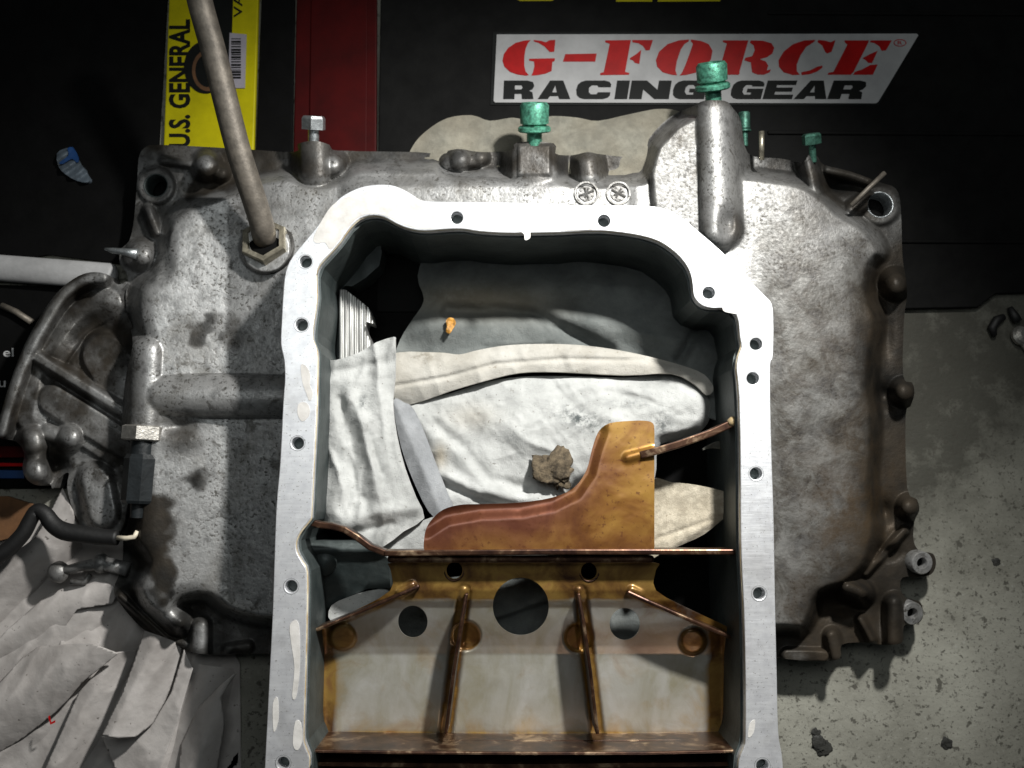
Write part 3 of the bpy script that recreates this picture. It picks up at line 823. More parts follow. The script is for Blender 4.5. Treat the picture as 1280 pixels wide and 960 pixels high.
# ---- breather tube with its nut
ax = Vector((-0.03, 0.24, 0.97)).normalized()
nb = P(332, 304, -0.053)
tb = P(330, 292, -0.040)
nut = lathe(nb, ax, [(-0.004, 0.0165), (0.0050, 0.0170), (0.0062, 0.0162), (0.0062, 0.0125), (0.001, 0.0118)], 6, 0.45)
v, f = nut
tubeo_pts = smooth_poly([(331, 298), (325, 272), (312, 232), (298, 188), (283, 130), (268, 68), (252, 10), (240, -40)], 4, False)
zs = np.interp(np.linspace(0, 1, len(tubeo_pts)), [0, 0.06, 0.3, 1], [-0.053, -0.044, -0.028, 0.012])
v2, f2 = tube([P(x, y, z) for (x, y), z in zip(tubeo_pts, zs)], np.interp(np.linspace(0, 1, len(tubeo_pts)), [0, 1], [0.0082, 0.0081]).tolist(), 24)
dt = obj('breather_tube', v2, f2, M['steel_tube'], pan)
obj('nut', v, f, M['nut_brass'], dt, True, autosharp=30)
v, f = lathe(nb, ax, [(-0.014, 0.0185), (-0.0038, 0.0188), (-0.0030, 0.0178), (-0.0030, 0.0105)], 30)
v2, f2 = lathe(nb, ax, [(-0.004, 0.0108), (0.0030, 0.0106), (0.0034, 0.0090)], 24)
obj('dark_filler', v2, f2, M['bagblack'], dt)  # dark disc added inside the nut as the shade of its recess
obj('collar', v, f, M['cast'], dt, attrs={'grime_shade': np.full(len(v), 0.55), 'brown': np.zeros(len(v)), 'film': np.full(len(v), 0.8)}, autosharp=35)

# ---- oil pressure sensor
sb = P(181, 532, -0.056); sa = np.array((0.0, -1.0, 0.0)); 
sd = P(172, 640, -0.056) - sb; sd /= np.linalg.norm(sd)
v, f = lathe(sb, sd, [(0, 0.0125), (0.001, 0.0145), (0.0095, 0.0145), (0.0105, 0.0125)], 6, 0.5)
sens = obj('pressure_sensor', v, f, M['hexbright'], pan, autosharp=25)
v, f = lathe(sb + sd * 0.0105, sd, [(0, 0.0085), (0.010, 0.0085), (0.011, 0.007)], 24)
obj('neck', v, f, M['blackplastic'], sens, autosharp=40)
v, f = lathe(sb + sd * 0.0195, sd, [(0, 0.0098), (0.003, 0.0114), (0.031, 0.0114), (0.033, 0.0102)], 8, 0.5)
o = obj('connector', v, f, M['blackplastic'], sens, autosharp=25)
v, f = lathe(sb + sd * 0.052, sd, [(0, 0.0052), (0.010, 0.0046), (0.0105, 0.003)], 16)
obj('boot', v, f, M['blackplastic'], sens, autosharp=40)
v, f = tube([P(172, 664, -0.058), P(168, 671, -0.057), P(158, 673, -0.058), P(144, 672, -0.062)], 0.0017, 8)
obj('wire', v, f, M['ivory'], sens)
cbl = smooth_poly([(147, 672), (128, 671), (105, 668), (80, 664), (66, 655), (56, 642), (46, 638), (38, 650), (28, 668), (8, 688), (-15, 702)], 4, False)
v, f = tube([P(x, y, -0.062) for x, y in cbl], np.interp(np.linspace(0, 1, len(cbl)), [0, 0.3, 0.6, 1], [0.0052, 0.0062, 0.0048, 0.0058]).tolist(), 12)
obj('cable', v, f, M['cable'], sens)

# ---- inside the cavity: ridged bearing face and a grey web
def rib_z(x, y): return (-66 - 0.10 * (x - 425) + 1.1 * np.sin(x * 1.05 + 0.8 * fbm(x, y, 60)) - 4 * sstep(455, 468, x)) * MM
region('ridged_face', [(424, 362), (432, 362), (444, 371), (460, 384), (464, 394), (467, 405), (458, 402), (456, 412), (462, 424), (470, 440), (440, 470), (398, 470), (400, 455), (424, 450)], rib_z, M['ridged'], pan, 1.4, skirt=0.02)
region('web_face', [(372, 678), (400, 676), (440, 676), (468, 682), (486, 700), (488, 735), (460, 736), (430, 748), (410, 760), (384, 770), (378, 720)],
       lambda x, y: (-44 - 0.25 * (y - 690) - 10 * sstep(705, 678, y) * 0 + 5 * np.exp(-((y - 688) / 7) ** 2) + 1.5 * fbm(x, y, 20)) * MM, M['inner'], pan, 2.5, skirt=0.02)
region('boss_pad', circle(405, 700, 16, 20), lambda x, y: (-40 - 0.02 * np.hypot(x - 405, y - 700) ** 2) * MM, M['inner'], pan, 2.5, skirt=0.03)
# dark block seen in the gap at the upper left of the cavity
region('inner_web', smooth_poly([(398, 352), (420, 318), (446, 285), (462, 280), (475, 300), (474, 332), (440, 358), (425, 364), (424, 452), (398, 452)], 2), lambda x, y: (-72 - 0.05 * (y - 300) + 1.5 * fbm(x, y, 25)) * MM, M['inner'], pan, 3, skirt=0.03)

# ================================================================= OIL BAFFLE
baf = thing('oil_baffle', 'brown varnished sheet metal oil baffle with ribs and round holes, sitting inside the pan', 'oil baffle', P(650, 800, -0.06))
TR = smooth_poly([(490, 703), (560, 703), (700, 703), (816, 703), (820, 712), (820, 738), (870, 765), (910, 784), (918, 795), (919, 920), (650, 922), (392, 921), (391, 795), (398, 784), (440, 765), (488, 738), (488, 712)], 3)
def tr_z(x, y):
    z = np.interp(y, [700, 706, 738, 750, 760, 808, 818, 830, 915, 924], [-27, -29, -31, -34, -39, -55, -57.5, -58, -60, -59])
    z = z + 0.35 * fbm(x, y, 50) * 2
    # side walls turn up
    z = z + 8 * sstep(412, 394, x) ** 2 * sstep(770, 800, y) + 8 * sstep(898, 916, x) ** 2 * sstep(770, 800, y)
    for cx, cy in ((582, 795), (723, 797)):
        z = z - 4.5 * sstep(20, 16, np.hypot(x - cx, y - cy))
    for cx, cy in ((428, 796), (866, 802)):
        z = z + 3.0 * sstep(19, 13, np.hypot(x - cx, y - cy))
    # pressed grooves either side of the two middle fins
    for a, b in (((580, 740), (557, 918)), ((725, 740), (747, 918))):
        d, _ = seg_d(x, y, *a, *b); z = z - 2.2 * sstep(11, 6, d)
    # pressed swage at the head of each fin
    for a, b in (((515, 732), (500, 741)), ((580, 738), (578, 746)), ((724, 738), (726, 746)), ((790, 738), (800, 743))):
        d, _ = seg_d(x, y, *a, *b); z = z + 2.5 * sstep(8, 2, d)
    return z * MM
def tr_v(x, y):
    v = sstep(758, 742, y)
    v = np.maximum(v, 1.3 * sstep(432, 404, x) * sstep(770, 790, y)); v = np.maximum(v, 1.3 * sstep(872, 902, x))
    v = np.maximum(v, 0.6 * sstep(905, 918, y))
    for a, b in (((580, 740), (557, 918)), ((725, 740), (747, 918)), ((510, 735), (400, 785)), ((795, 740), (915, 792))):
        d, _ = seg_d(x, y, *a, *b); v = np.maximum(v, 0.85 * sstep(13, 5, d))
    for cx, cy in ((582, 795), (723, 797), (428, 796), (866, 802)):
        v = np.maximum(v, 0.9 * sstep(21, 16, np.hypot(x - cx, y - cy)))
    v = np.maximum(v, 0.36 * sstep(480, 405, x) * sstep(790, 860, y)); v = np.maximum(v, 0.36 * sstep(810, 890, x) * sstep(790, 880, y))
    v = np.maximum(v, 0.34 * sstep(870, 915, y)); v = np.maximum(v, 0.16 + 0.25 * fbm(x, y, 40))
    return v
region('tray', TR, tr_z, M['varnish'], baf, 1.8, holes=[circle(651, 758, 35, 36, 40), circle(516, 777, 18.5, 20, 28), circle(781, 780, 19, 20, 28), circle(568, 713, 10, 10.5, 20), circle(736, 714, 10, 10.5, 20)], skirt=0.0015, attrs={'varnish': tr_v})
for x, y in ((568, 713), (736, 714)):   # rolled collars of the two bolt holes
    v, f = lathe(P(x, y, -0.0325), (0, 0, 1), [(-0.004, 0.0055), (0.0022, 0.0055), (0.003, 0.0060), (0.0028, 0.0068), (0.0, 0.0072)], 20)
    obj('collar', v, f[:-2], M['brown'], baf)
FINS = [([(583, 742), (577, 775), (567, 840), (557, 918)], [-0.026, -0.024, -0.024, -0.026], [-0.036, -0.05, -0.06, -0.061], 4.5),
        ([(723, 742), (729, 775), (738, 840), (747, 918)], [-0.026, -0.024, -0.024, -0.026], [-0.036, -0.05, -0.06, -0.061], 4.5),
        ([(524, 733), (500, 743), (450, 765), (394, 788)], [-0.026, -0.024, -0.024, -0.026], [-0.034, -0.037, -0.042, -0.05], 4.5),
        ([(784, 740), (810, 752), (860, 774), (914, 797)], [-0.026, -0.024, -0.024, -0.026], [-0.034, -0.037, -0.042, -0.05], 5)]
for pts, zt, zb, th in FINS:
    v, f = wall(pts, zt, zb, th)
    bevelmod(obj('fin', v, f, M['brown'], baf, False), 0.0008)
# rail across the middle, with the drawn down lip behind it
v, f = wall([(480, 692), (560, 691), (700, 690), (820, 690), (926, 690)], -0.012, -0.030, 7)
bevelmod(obj('rail', v, f, M['brown'], baf, False), 0.0008)
v, f = wall([(484, 699), (600, 699), (818, 699)], -0.0195, -0.030, 9)
bevelmod(obj('rail_foot', v, f, M['brown'], baf, False), 0.0015)
v, f = wall([(384, 652), (398, 656), (414, 658), (430, 662), (446, 672), (462, 684), (482, 692)], -0.013, -0.024, 8)
bevelmod(obj('strap', v, f, M['brown'], baf, False), 0.0008)
v, f = wall([(800, 569), (816, 565), (850, 555), (890, 541), (920, 527)], [-0.014, -0.0125, -0.012, -0.012, -0.012], -0.030, 9.5)
bevelmod(obj('brace', v, f, M['brown'], baf, False), 0.0008)
v, f = lathe(P(916, 527, -0.013), (1, 0.35, 0), [(-0.003, 0.0022), (0.0, 0.0034), (0.003, 0.0028)], 10)
obj('brace_end', v, f, M['bead'], baf)
# front wall and front rail
v, f = wall([(385, 939), (500, 941), (650, 942), (800, 942), (927, 939)], -0.014, -0.062, 4)
bevelmod(obj('front_rail', v, f, M['brown'], baf, False), 0.0008)
v, f = wall([(392, 927), (520, 928), (650, 928.5), (790, 928), (920, 927)], -0.040, -0.06, 5)
bevelmod(obj('front_lip', v, f, M['brown'], baf, False), 0.002, 3)
v, f = wall([(387, 955), (650, 958), (925, 955)], -0.024, -0.05, 5)
obj('front_flange', v, f, M['brown'], baf, False)
# side cheeks
v, f = wall([(390, 800), (388, 860), (387, 935)], -0.03, -0.06, 5); obj('side_cheek', v, f, M['brown'], baf, False)
v, f = wall([(921, 800), (923, 860), (924, 935)], -0.03, -0.06, 5); obj('side_cheek', v, f, M['brown'], baf, False)
# standing tab
TB = smooth_poly([(531, 689), (530, 675), (533, 660), (541, 648), (554, 637), (575, 631), (605, 630), (650, 628), (690, 622), (717, 610), (733, 588), (740, 562), (748, 540), (762, 529), (790, 526), (808, 526), (816, 529), (818, 537), (818, 560), (818, 600), (818, 640), (818, 675), (818, 684), (814, 689), (790, 690), (700, 690), (600, 690), (545, 690)], 3)
def tb_z(x, y):
    z = -15.0 - 0.012 * (689 - y)
    edge = poly_d(x, y, [(531, 660), (556, 644), (600, 636), (650, 634), (690, 626), (717, 613), (733, 590), (740, 562), (748, 540)])
    z = z - 3.2 * sstep(15, 1, edge)
    d, _ = seg_d(x, y, 785, 572, 816, 564); z = z + 2.2 * sstep(9, 1, d)
    z = z + 0.8 * fbm(x, y, 45)
    return z * MM
def tb_v(x, y):
    edge = poly_d(x, y, [(531, 660), (556, 644), (600, 636), (650, 634), (690, 626), (717, 613), (733, 590), (740, 562)])
    return np.clip(0.75 * sstep(60, 0, edge) + 0.5 * sstep(760, 620, x) * sstep(590, 650, y) + 0.7 * fbm(x, y, 40), 0, 1)
region('tab', TB, tb_z, M['amber'], baf, 2.0, skirt=0.0018, attrs={'varnish': tb_v})

# ================================================================= RAG
rag = thing('rag', 'dirty white rag with grey oil smears stuffed into the pan cavity', 'rag', P(660, 520, -0.11))
nost = lambda x, y: 0 * x
def wrinkle(x, y, ang, sl, sw, seed=0.0):
    c_, s_ = math.cos(ang), math.sin(ang)
    u = (x * c_ + y * s_) / sl + seed; v_ = (-x * s_ + y * c_) / sw + seed * 3 + 1.2 * fbm(x, y, 90)
    return 1 - np.abs(2 * vnoise(u, v_) - 1) ** 0.8
def roll(x, y, outline, wd, h):
    q = np.clip(1 + sdf(x, y, outline) / wd, 0, 1)
    return -h * (1 - np.sqrt(np.clip(1 - q * q, 0, 1)))
def rg(name, outline, zf, mat, stain=None, tan=None, cell=2.2, skirt=0.004, sm=3):
    return region(name, smooth_poly(outline, sm), zf, mat, rag, cell, skirt=skirt, attrs={'stain': stain or nost, 'tan': tan or nost})
def ridge(x, y, pts, wdt, h):
    d = poly_d(x, y, pts); return h * np.exp(-(d / wdt) ** 2)
# deep fold at the back, in the shade of the wall
def back_z(x, y):
    z = -88 + 0.10 * (y - 300) - 10 * np.exp(-((x - 500) / 40) ** 2)
    z = z + ridge(x, y, [(560, 360), (640, 370), (720, 350), (830, 360)], 26, 9)
    z = z + ridge(x, y, [(520, 410), (600, 405), (660, 410)], 22, 8)
    z = z + ridge(x, y, [(700, 395), (780, 410), (880, 440)], 26, 11)
    z = z - ridge(x, y, [(560, 388), (620, 388), (668, 394), (710, 415), (760, 440)], 9, 9)
    z = z - ridge(x, y, [(700, 340), (780, 345), (860, 365)], 14, 8)
    z = z - ridge(x, y, [(850, 450), (872, 410)], 7, 8)
    return np.maximum(z - 4 + 4 * wrinkle(x, y, 0.15, 120, 30, 2.2) + 3 * fbm(x, y, 60) + 0.9 * fbm(x, y, 14), -100) * MM
rg('cloth_back', [(490, 460), (500, 425), (515, 400), (530, 375), (522, 345), (540, 310), (600, 296), (700, 296), (790, 304), (850, 335), (862, 380), (900, 400), (920, 430), (925, 520), (880, 520), (800, 470), (700, 455), (600, 470), (500, 490)], back_z, M['cloth_shade'],
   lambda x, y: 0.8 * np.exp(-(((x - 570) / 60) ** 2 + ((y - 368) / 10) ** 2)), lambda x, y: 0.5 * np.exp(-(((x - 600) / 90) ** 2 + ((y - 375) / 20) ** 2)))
# turned over hem
def hem_z(x, y):
    c = np.interp(x, [490, 560, 600, 660, 760, 850, 890], [470, 468, 462, 448, 450, 462, 478])
    z = -56 - 0.006 * (y - c) ** 2 + 1.6 * fbm(x, y, 50)
    e = np.interp(x, [490, 560, 620, 700, 800, 860, 895], [490, 478, 462, 456, 457, 464, 482])
    z = z - 1.8 * np.exp(-((y - (e - 7)) / 2.5) ** 2)
    z = z + 1.2 * wrinkle(x, y, 1.2, 30, 18, 4.4) - 2.0 * sstep(8, 0, np.abs(y - np.interp(x, [490, 556, 640, 700, 800, 850, 890], [444, 441, 431, 430, 443, 456, 476])))
    return (z + 0.6 * fbm(x, y, 12)) * MM
rg('cloth_hem', [(490, 448), (505, 440), (530, 440), (556, 441), (575, 443), (600, 437), (640, 431), (700, 430), (750, 434), (800, 443), (850, 456), (880, 468), (892, 485), (884, 494), (868, 480), (840, 467), (780, 469), (700, 465), (650, 466), (610, 475), (565, 488), (515, 505), (494, 502)], hem_z, M['cloth'],
   lambda x, y: 0.9 * np.exp(-(((x - 530) / 14) ** 2 + ((y - 446) / 6) ** 2)), lambda x, y: 0.35 + 0.2 * fbm(x, y, 40))
# main body of the rag
def main_z(x, y):
    z = -66 + 14 * np.exp(-(((x - 720) / 150) ** 2 + ((y - 540) / 62) ** 2)) + 6 * np.exp(-(((x - 850) / 45) ** 2 + ((y - 500) / 30) ** 2))
    z = z + ridge(x, y, [(520, 520), (560, 540), (590, 580), (620, 610)], 15, 4.5)
    z = z - ridge(x, y, [(545, 530), (580, 560), (612, 600), (660, 612)], 8, 4.5)
    z = z + ridge(x, y, [(550, 592), (590, 612), (640, 622), (700, 625)], 10, 5)
    z = z - ridge(x, y, [(555, 605), (600, 625), (650, 636)], 5, 4)
    z = z - ridge(x, y, [(690, 480), (720, 510), (770, 540)], 6, 1.3) - ridge(x, y, [(760, 490), (810, 500), (850, 520)], 5, 1.5)
    z = z + ridge(x, y, [(600, 650), (640, 640), (690, 625)], 6, 3)
    s = sdf(x, y, MAINP); z = z - 9 * sstep(-14, 0, s) * sstep(760, 860, x)
    z = z + roll(x, y, MAINP, 16, 5) + 0.7 * wrinkle(x, y, 0.9, 26, 9, 2.7) + 4.5 * wrinkle(x, y, 0.5, 110, 40, 5.1) + 1.3 * wrinkle(x, y, -0.3, 50, 16, 8.3) - 2
    return (z + 4.5 * fbm(x, y, 70) + 1.6 * fbm(x, y, 22) + 0.5 * fbm(x, y, 7)) * MM
MAINP = smooth_poly([(500, 508), (530, 500), (565, 491), (610, 477), (650, 471), (700, 470), (780, 472), (840, 468), (866, 474), (884, 488), (890, 508), (884, 530), (866, 546), (840, 552), (822, 560), (818, 600), (790, 640), (700, 690), (620, 695), (500, 694), (484, 680), (520, 660), (545, 640), (545, 590), (520, 540)], 3)
rg('cloth_body', MAINP, main_z, M['cloth'],
   lambda x, y: np.clip(1.0 * np.exp(-(((x - 728) / 30) ** 2 + ((y - 525 - 0.3 * (x - 728)) / 13) ** 2)) + 0.8 * np.exp(-(((x - 826) / 16) ** 2 + ((y - 530) / 16) ** 2)) + 0.45 * np.exp(-(((x - 790) / 40) ** 2 + ((y - 505) / 5) ** 2)) + 0.3 * np.exp(-(((x - 640) / 14) ** 2 + ((y - 548) / 8) ** 2)), 0, 1),
   lambda x, y: np.clip(0.8 * np.exp(-(((x - 550) / 9) ** 2 + ((y - 570) / 14) ** 2)) + 0.3 * np.exp(-(((x - 590) / 30) ** 2 + ((y - 520) / 16) ** 2)) + 0.4 * np.exp(-(((x - 640) / 80) ** 2 + ((y - 680) / 20) ** 2)), 0, 1), sm=1)
# grey underside strip
rg('cloth_underside', [(492, 500), (505, 503), (516, 510), (530, 540), (545, 580), (560, 618), (566, 634), (552, 646), (536, 640), (512, 590), (498, 545)],
   lambda x, y: (-52 - 0.20 * np.abs((x - 492) - 0.42 * (y - 500)) + 1.0 * fbm(x, y, 20)) * MM, M['cloth_grey'])
# left flap, hanging over
def left_z(x, y):
    z = -40 + 4 * np.exp(-((x - 470) / 35) ** 2) - 0.02 * (y - 420)
    z = z + ridge(x, y, [(405, 480), (425, 560), (420, 640)], 12, 4) - ridge(x, y, [(425, 500), (438, 560), (450, 620)], 6, 3.2)
    z = z + ridge(x, y, [(440, 500), (462, 560), (470, 620)], 10, 4) - ridge(x, y, [(460, 540), (475, 590)], 4, 2.5)
    z = z - ridge(x, y, [(400, 468), (440, 462), (480, 452)], 6, 2) + ridge(x, y, [(430, 655), (470, 640), (520, 635)], 9, 4) - ridge(x, y, [(440, 668), (490, 655)], 5, 3)
    z = z - 5 * sstep(420, 396, x)
    z = z + 4.0 * wrinkle(x, y, 1.45, 110, 22, 3.4) + 1.5 * wrinkle(x, y, 1.9, 40, 12, 6.6) - 3
    return (z + 4 * fbm(x, y, 45) + 1.5 * fbm(x, y, 16) + 0.5 * fbm(x, y, 6)) * MM
rg('cloth_flap', [(398, 452), (420, 450), (448, 441), (470, 428), (492, 421), (494, 424), (494, 470), (491, 505), (496, 545), (506, 585), (520, 622), (530, 648), (505, 664), (478, 684), (462, 676), (440, 664), (420, 654), (398, 652), (389, 640), (391, 580), (395, 520), (397, 470)], left_z, M['cloth'],
   lambda x, y: 0.9 * np.exp(-(((x - 455) / 7) ** 2 + ((y - 503) / 9) ** 2)) + 0.25 * sstep(420, 396, x) + 0.4 * np.exp(-(((x - 425) / 12) ** 2 + ((y - 485) / 8) ** 2)), sm=2)
# tail under the strap and under the tray holes
rg('cloth_tail', [(468, 684), (492, 668), (530, 650), (552, 648), (540, 690), (500, 700), (480, 696)], lambda x, y: (-50 + 2 * fbm(x, y, 14)) * MM, M['cloth'])
rg('cloth_tail', [(414, 757), (440, 745), (465, 738), (484, 738), (484, 748), (450, 765), (414, 776)], lambda x, y: (-54 + 1.5 * fbm(x, y, 14)) * MM, M['cloth'])
rg('cloth_tail', [(480, 730), (800, 730), (805, 815), (480, 815)], lambda x, y: (-92 + 8 * fbm(x, y, 40) + 8 * sstep(3, -3, (y - 764) + 0.35 * (x - 650)) + 5 * sstep(0, 40, y - 764 + 0.35 * (x - 650))) * MM, M['cloth_shade'])  # dark cloth copy stands for the shade below the tray holes
# canvas strap in the right gap
strap = rg('canvas', [(814, 604), (840, 603), (870, 606), (905, 614), (924, 622), (926, 634), (905, 648), (880, 668), (850, 682), (826, 692), (812, 692)],
   lambda x, y: (-42 - 0.03 * (x - 815) - 4 * sstep(0, 14, (y - 690) + 0.62 * (x - 826)) - 1.4 * np.exp(-(((y - 660) + 0.35 * (x - 860)) / 3.0) ** 2) + 2.0 * fbm(x, y, 30)) * MM, M['canvas'],
   lambda x, y: 0.5 + 0 * x, lambda x, y: 0.5 + 0 * x)
rg('cloth_corner', [(868, 568), (888, 560), (910, 566), (924, 590), (926, 572), (920, 552), (895, 552)], lambda x, y: (-55 + 2 * fbm(x, y, 14)) * MM, M['cloth_old'])

# dirt clump and the flake lying on the rag
def lump(name, cx, cy, r, z, mat, sq=0.6, seed=0, amp=0.35):
    bm = bmesh.new(); bmesh.ops.create_icosphere(bm, subdivisions=4, radius=1.0)
    v = np.array([q.co[:] for q in bm.verts]); f = [[w_.index for w_ in q.verts] for q in bm.faces]; bm.free()
    k = 1 + amp * 2 * fbm(v[:, 0] * 10 + seed * 9, v[:, 1] * 10 + v[:, 2] * 7, 5, 4)
    v = v * k[:, None] * np.array([r, r, r * sq]) + P(cx, cy, z)
    return obj(name, v, f, mat, None, True)
lump('dirt_clump', 694, 590, 0.0118, -0.051, M['dirt'], 0.26, 1, 1.1)
tag(bpy.data.objects['dirt_clump'], 'crumbly brown clump of dirt lying on the white rag beside the amber tab', 'dirt')
o = region('gasket_flake', smooth_poly([(557, 402), (561, 397), (567, 398), (570, 404), (566, 411), (562, 417), (557, 414), (559, 408)], 2), lambda x, y: (-68 + 6 * fbm(x, y, 7)) * MM, M['leaf'], None, 1.5, skirt=0.001)
tag(o, 'tiny orange brown flake lying on the shaded back fold of the rag', 'flake')

# ================================================================= BOLTS
def bolt_basis(px, py, z, px2, py2, z2):
    a = P(px, py, z); b = P(px2, py2, z2); d = b - a; L = np.linalg.norm(d); return a, d / L, L
def threads(L, r, pitch=0.0013):
    pr = []; h = 0.0
    while h < L:
        pr += [(h, r * 0.88), (h + pitch * 0.5, r)]; h += pitch
    return pr
GB = 'green coated bolts along the top edge of the pan'
def green_bolt(name, label, base, tip, z, ztip, rh, mat, loc_group=GB, collar=True):
    a, d, L = bolt_basis(*base, z, *tip, ztip)
    r = thing(name, label, 'bolt', a, loc_group)
    sh = L * 0.40
    v, f = lathe(a - d * 0.004, d, threads(sh + 0.008, rh * 0.56), 18)
    obj('shank', v, f, mat, r)
    v, f = lathe(a + d * (sh * 0.78), d, [(0, rh * 1.02), (rh * 0.08, rh * 1.13), (rh * 0.30, rh * 1.13), (rh * 0.42, rh * 1.0), (rh * 0.42, rh * 0.8)], 30)
    obj('washer', v, f, mat, r, autosharp=40)
    h0 = sh * 0.78 + rh * 0.42
    hl = L - h0
    v, f = lathe(a + d * h0, d, [(0, rh * 0.82), (rh * 0.12, rh * 0.84), (rh * 0.16, rh * 0.98), (hl - rh * 0.2, rh), (hl, rh * 0.86), (hl, rh * 0.55), (hl - rh * 0.6, rh * 0.5)], 30)
    obj('head', v, f, mat, r, autosharp=40)
    return r
green_bolt('green_bolt', 'green round headed bolt below the G of the sticker, middle of the top edge', (668, 182), (668, 128), -0.058, -0.046, 0.0101, M['green'])
green_bolt('green_bolt', 'largest green bolt, on the end of the long round boss', (892, 128), (889, 78), -0.050, -0.038, 0.0106, M['green'])
a = green_bolt('green_bolt', 'green bolt half hidden behind the right side of the tall bolt boss', (931, 176), (930, 140), -0.082, -0.078, 0.0042, M['green_dull'])
def hex_bolt(label, base, tip, z, ztip, rs, rh, frac, mat, group=None):
    a, d, L = bolt_basis(*base, z, *tip, ztip)
    r = thing('hex_bolt', label, 'bolt', a, group)
    v, f = lathe(a - d * 0.004, d, threads(L * frac + 0.006, rs), 16); obj('shank', v, f, mat, r)
    h = L * (1 - frac)
    v, f = lathe(a + d * L * frac, d, [(0, rh * 1.0), (h * 0.8, rh), (h, rh * 0.86)], 6, 0.5); obj('head', v, f, mat, r, autosharp=20)
    return r
hex_bolt('silver hex head bolt standing in the top left boss of the pan beside the tube', (392, 180), (392, 145), -0.062, -0.055, 0.0041, 0.0086, 0.52, M['zinc'])
hex_bolt('small dull green hex bolt near the upper right corner of the pan', (1016, 196), (1014, 167), -0.064, -0.058, 0.0026, 0.0066, 0.55, M['green_dull'])

# ================================================================= BACKGROUND
# black case with sticker
ZC = -0.1006
case = thing('tool_case', 'large black plastic case with a white racing sticker, behind the oil pan', 'case', P(900, 150, ZF))
CS = [(478, -160), (1480, -160), (1480, 360), (1245, 367), (1222, 384), (1120, 386), (700, 390), (470, 390)]
o = plate('lid', [CS], ZC, 0.0030, M['caseblack'], case, 0.0008)
o = plate('shell', [offset_poly(CS, 4)], ZC - 0.0032, 0.0020, M['caseblack'], case, 0.0003)
for y0 in (15, 165, 300):
    v, f = wall([(960, y0), (1300, y0 + 2)], ZC + 0.0018, ZC - 0.001, 6); bevelmod(obj('lid_rib', v, f, M['caseblack'], case, False), 0.0008)
ZS = ZC + 0.0022
SK = [(621, 43), (1146, 42), (1148, 44), (1098, 127), (1095, 129), (619, 128), (617, 126)]
stk = plate('sticker', [SK], ZC + 0.002, 0.0021, M['sticker'], case, 0.0)
plate('sticker_border', [[(616, 40), (1152, 39), (1098, 132), (613, 131)]], ZC + 0.0008, 0.001, M['black_ink'], case, 0.0)
def glyphs(name, contours, z, mat, parent, th=0.00025):
    v, f = curve_mesh([[tuple(P(x, y, z)[:2]) for x, y in c] for c in contours], z - th, z, 0.0)
    return obj(name, v, f, mat, parent, False)
def zA(c): return [(600 + x * 0.2344, 20 + y * 0.2344) for x, y in c]
def zB(c): return [(860 + x * 0.2344, 20 + y * 0.2344) for x, y in c]
RED = [
 zA([(270, 128), (235, 131), (190, 143), (150, 170), (127, 203), (120, 238), (130, 270), (160, 298), (200, 312), (245, 318), (260, 315), (243, 295), (236, 262), (237, 215), (243, 175), (255, 146)]),
 zA([(286, 128), (325, 132), (352, 140), (370, 129), (402, 127), (396, 190), (372, 192), (345, 163), (312, 143), (288, 136)]),
 zA([(262, 228), (400, 225), (398, 240), (386, 245), (382, 293), (350, 307), (310, 315), (274, 318), (283, 298), (290, 268), (288, 242), (262, 238)]),
 zA([(455, 203), (622, 200), (615, 243), (442, 243)]),
 zA([(668, 130), (805, 128), (802, 142), (774, 298), (797, 303), (795, 313), (640, 315), (642, 304), (660, 299), (692, 148), (668, 140)]),
 zA([(812, 128), (922, 128), (905, 182), (884, 183), (870, 160), (845, 145), (813, 140)]),
 zA([(800, 224), (832, 204), (860, 180), (850, 255), (826, 250), (815, 236), (800, 232)]),
 zA([(1115, 125), (1060, 130), (1000, 150), (955, 190), (938, 235), (945, 270), (975, 300), (1020, 313), (1050, 316), (1042, 290), (1050, 240), (1070, 180), (1090, 150), (1113, 135)]),
 zA([(1125, 125), (1180, 133), (1220, 150), (1240, 185), (1232, 230), (1200, 275), (1150, 302), (1100, 314), (1064, 317), (1078, 300), (1098, 255), (1125, 180), (1136, 148), (1124, 134)]),
 zB([(185, 130), (322, 130), (318, 143), (274, 298), (276, 305), (270, 313), (138, 313), (142, 303), (165, 298), (207, 146), (187, 139)]),
 zB([(335, 130), (400, 132), (445, 145), (460, 170), (450, 200), (420, 220), (382, 230), (415, 242), (428, 265), (420, 290), (442, 284), (436, 300), (405, 313), (370, 312), (342, 300), (338, 272), (335, 247), (300, 236), (306, 222), (342, 214), (356, 182), (350, 156), (330, 142)]),
 zB([(680, 127), (620, 130), (560, 150), (510, 190), (483, 235), (485, 270), (510, 300), (560, 315), (597, 313), (580, 294), (580, 258), (600, 210), (630, 165), (672, 138)]),
 zB([(695, 127), (735, 132), (760, 140), (787, 128), (766, 190), (742, 200), (730, 188), (715, 156), (690, 139)]),
 zB([(604, 300), (650, 290), (690, 270), (717, 264), (716, 276), (690, 295), (650, 310), (606, 315)]),
 zB([(835, 130), (965, 130), (960, 145), (882, 300), (874, 306), (870, 313), (745, 313), (748, 303), (776, 297), (850, 152), (836, 140)]),
 zB([(975, 130), (1087, 130), (1056, 183), (1032, 185), (1020, 160), (992, 143), (970, 140)]),
 zB([(930, 225), (970, 203), (1012, 185), (982, 250), (962, 250), (948, 235)]),
 zB([(890, 298), (928, 285), (972, 261), (1012, 258), (986, 313), (880, 313)]),
 circle(1125, 53.5, 8, 4.6, 22), circle(1125, 53.5, 7.0, 3.7, 22)]
glyphs('red_lettering', RED, ZC + 0.0023, M['red_ink'], stk)
v, f = text_mesh('R', 6, 4.6, 0.01)
pp = np.array([P(1122 + a_[0], 55.8 - a_[1], ZC + 0.0023) for a_ in v]); obj('trademark', pp, f, M['red_ink'], stk, False)
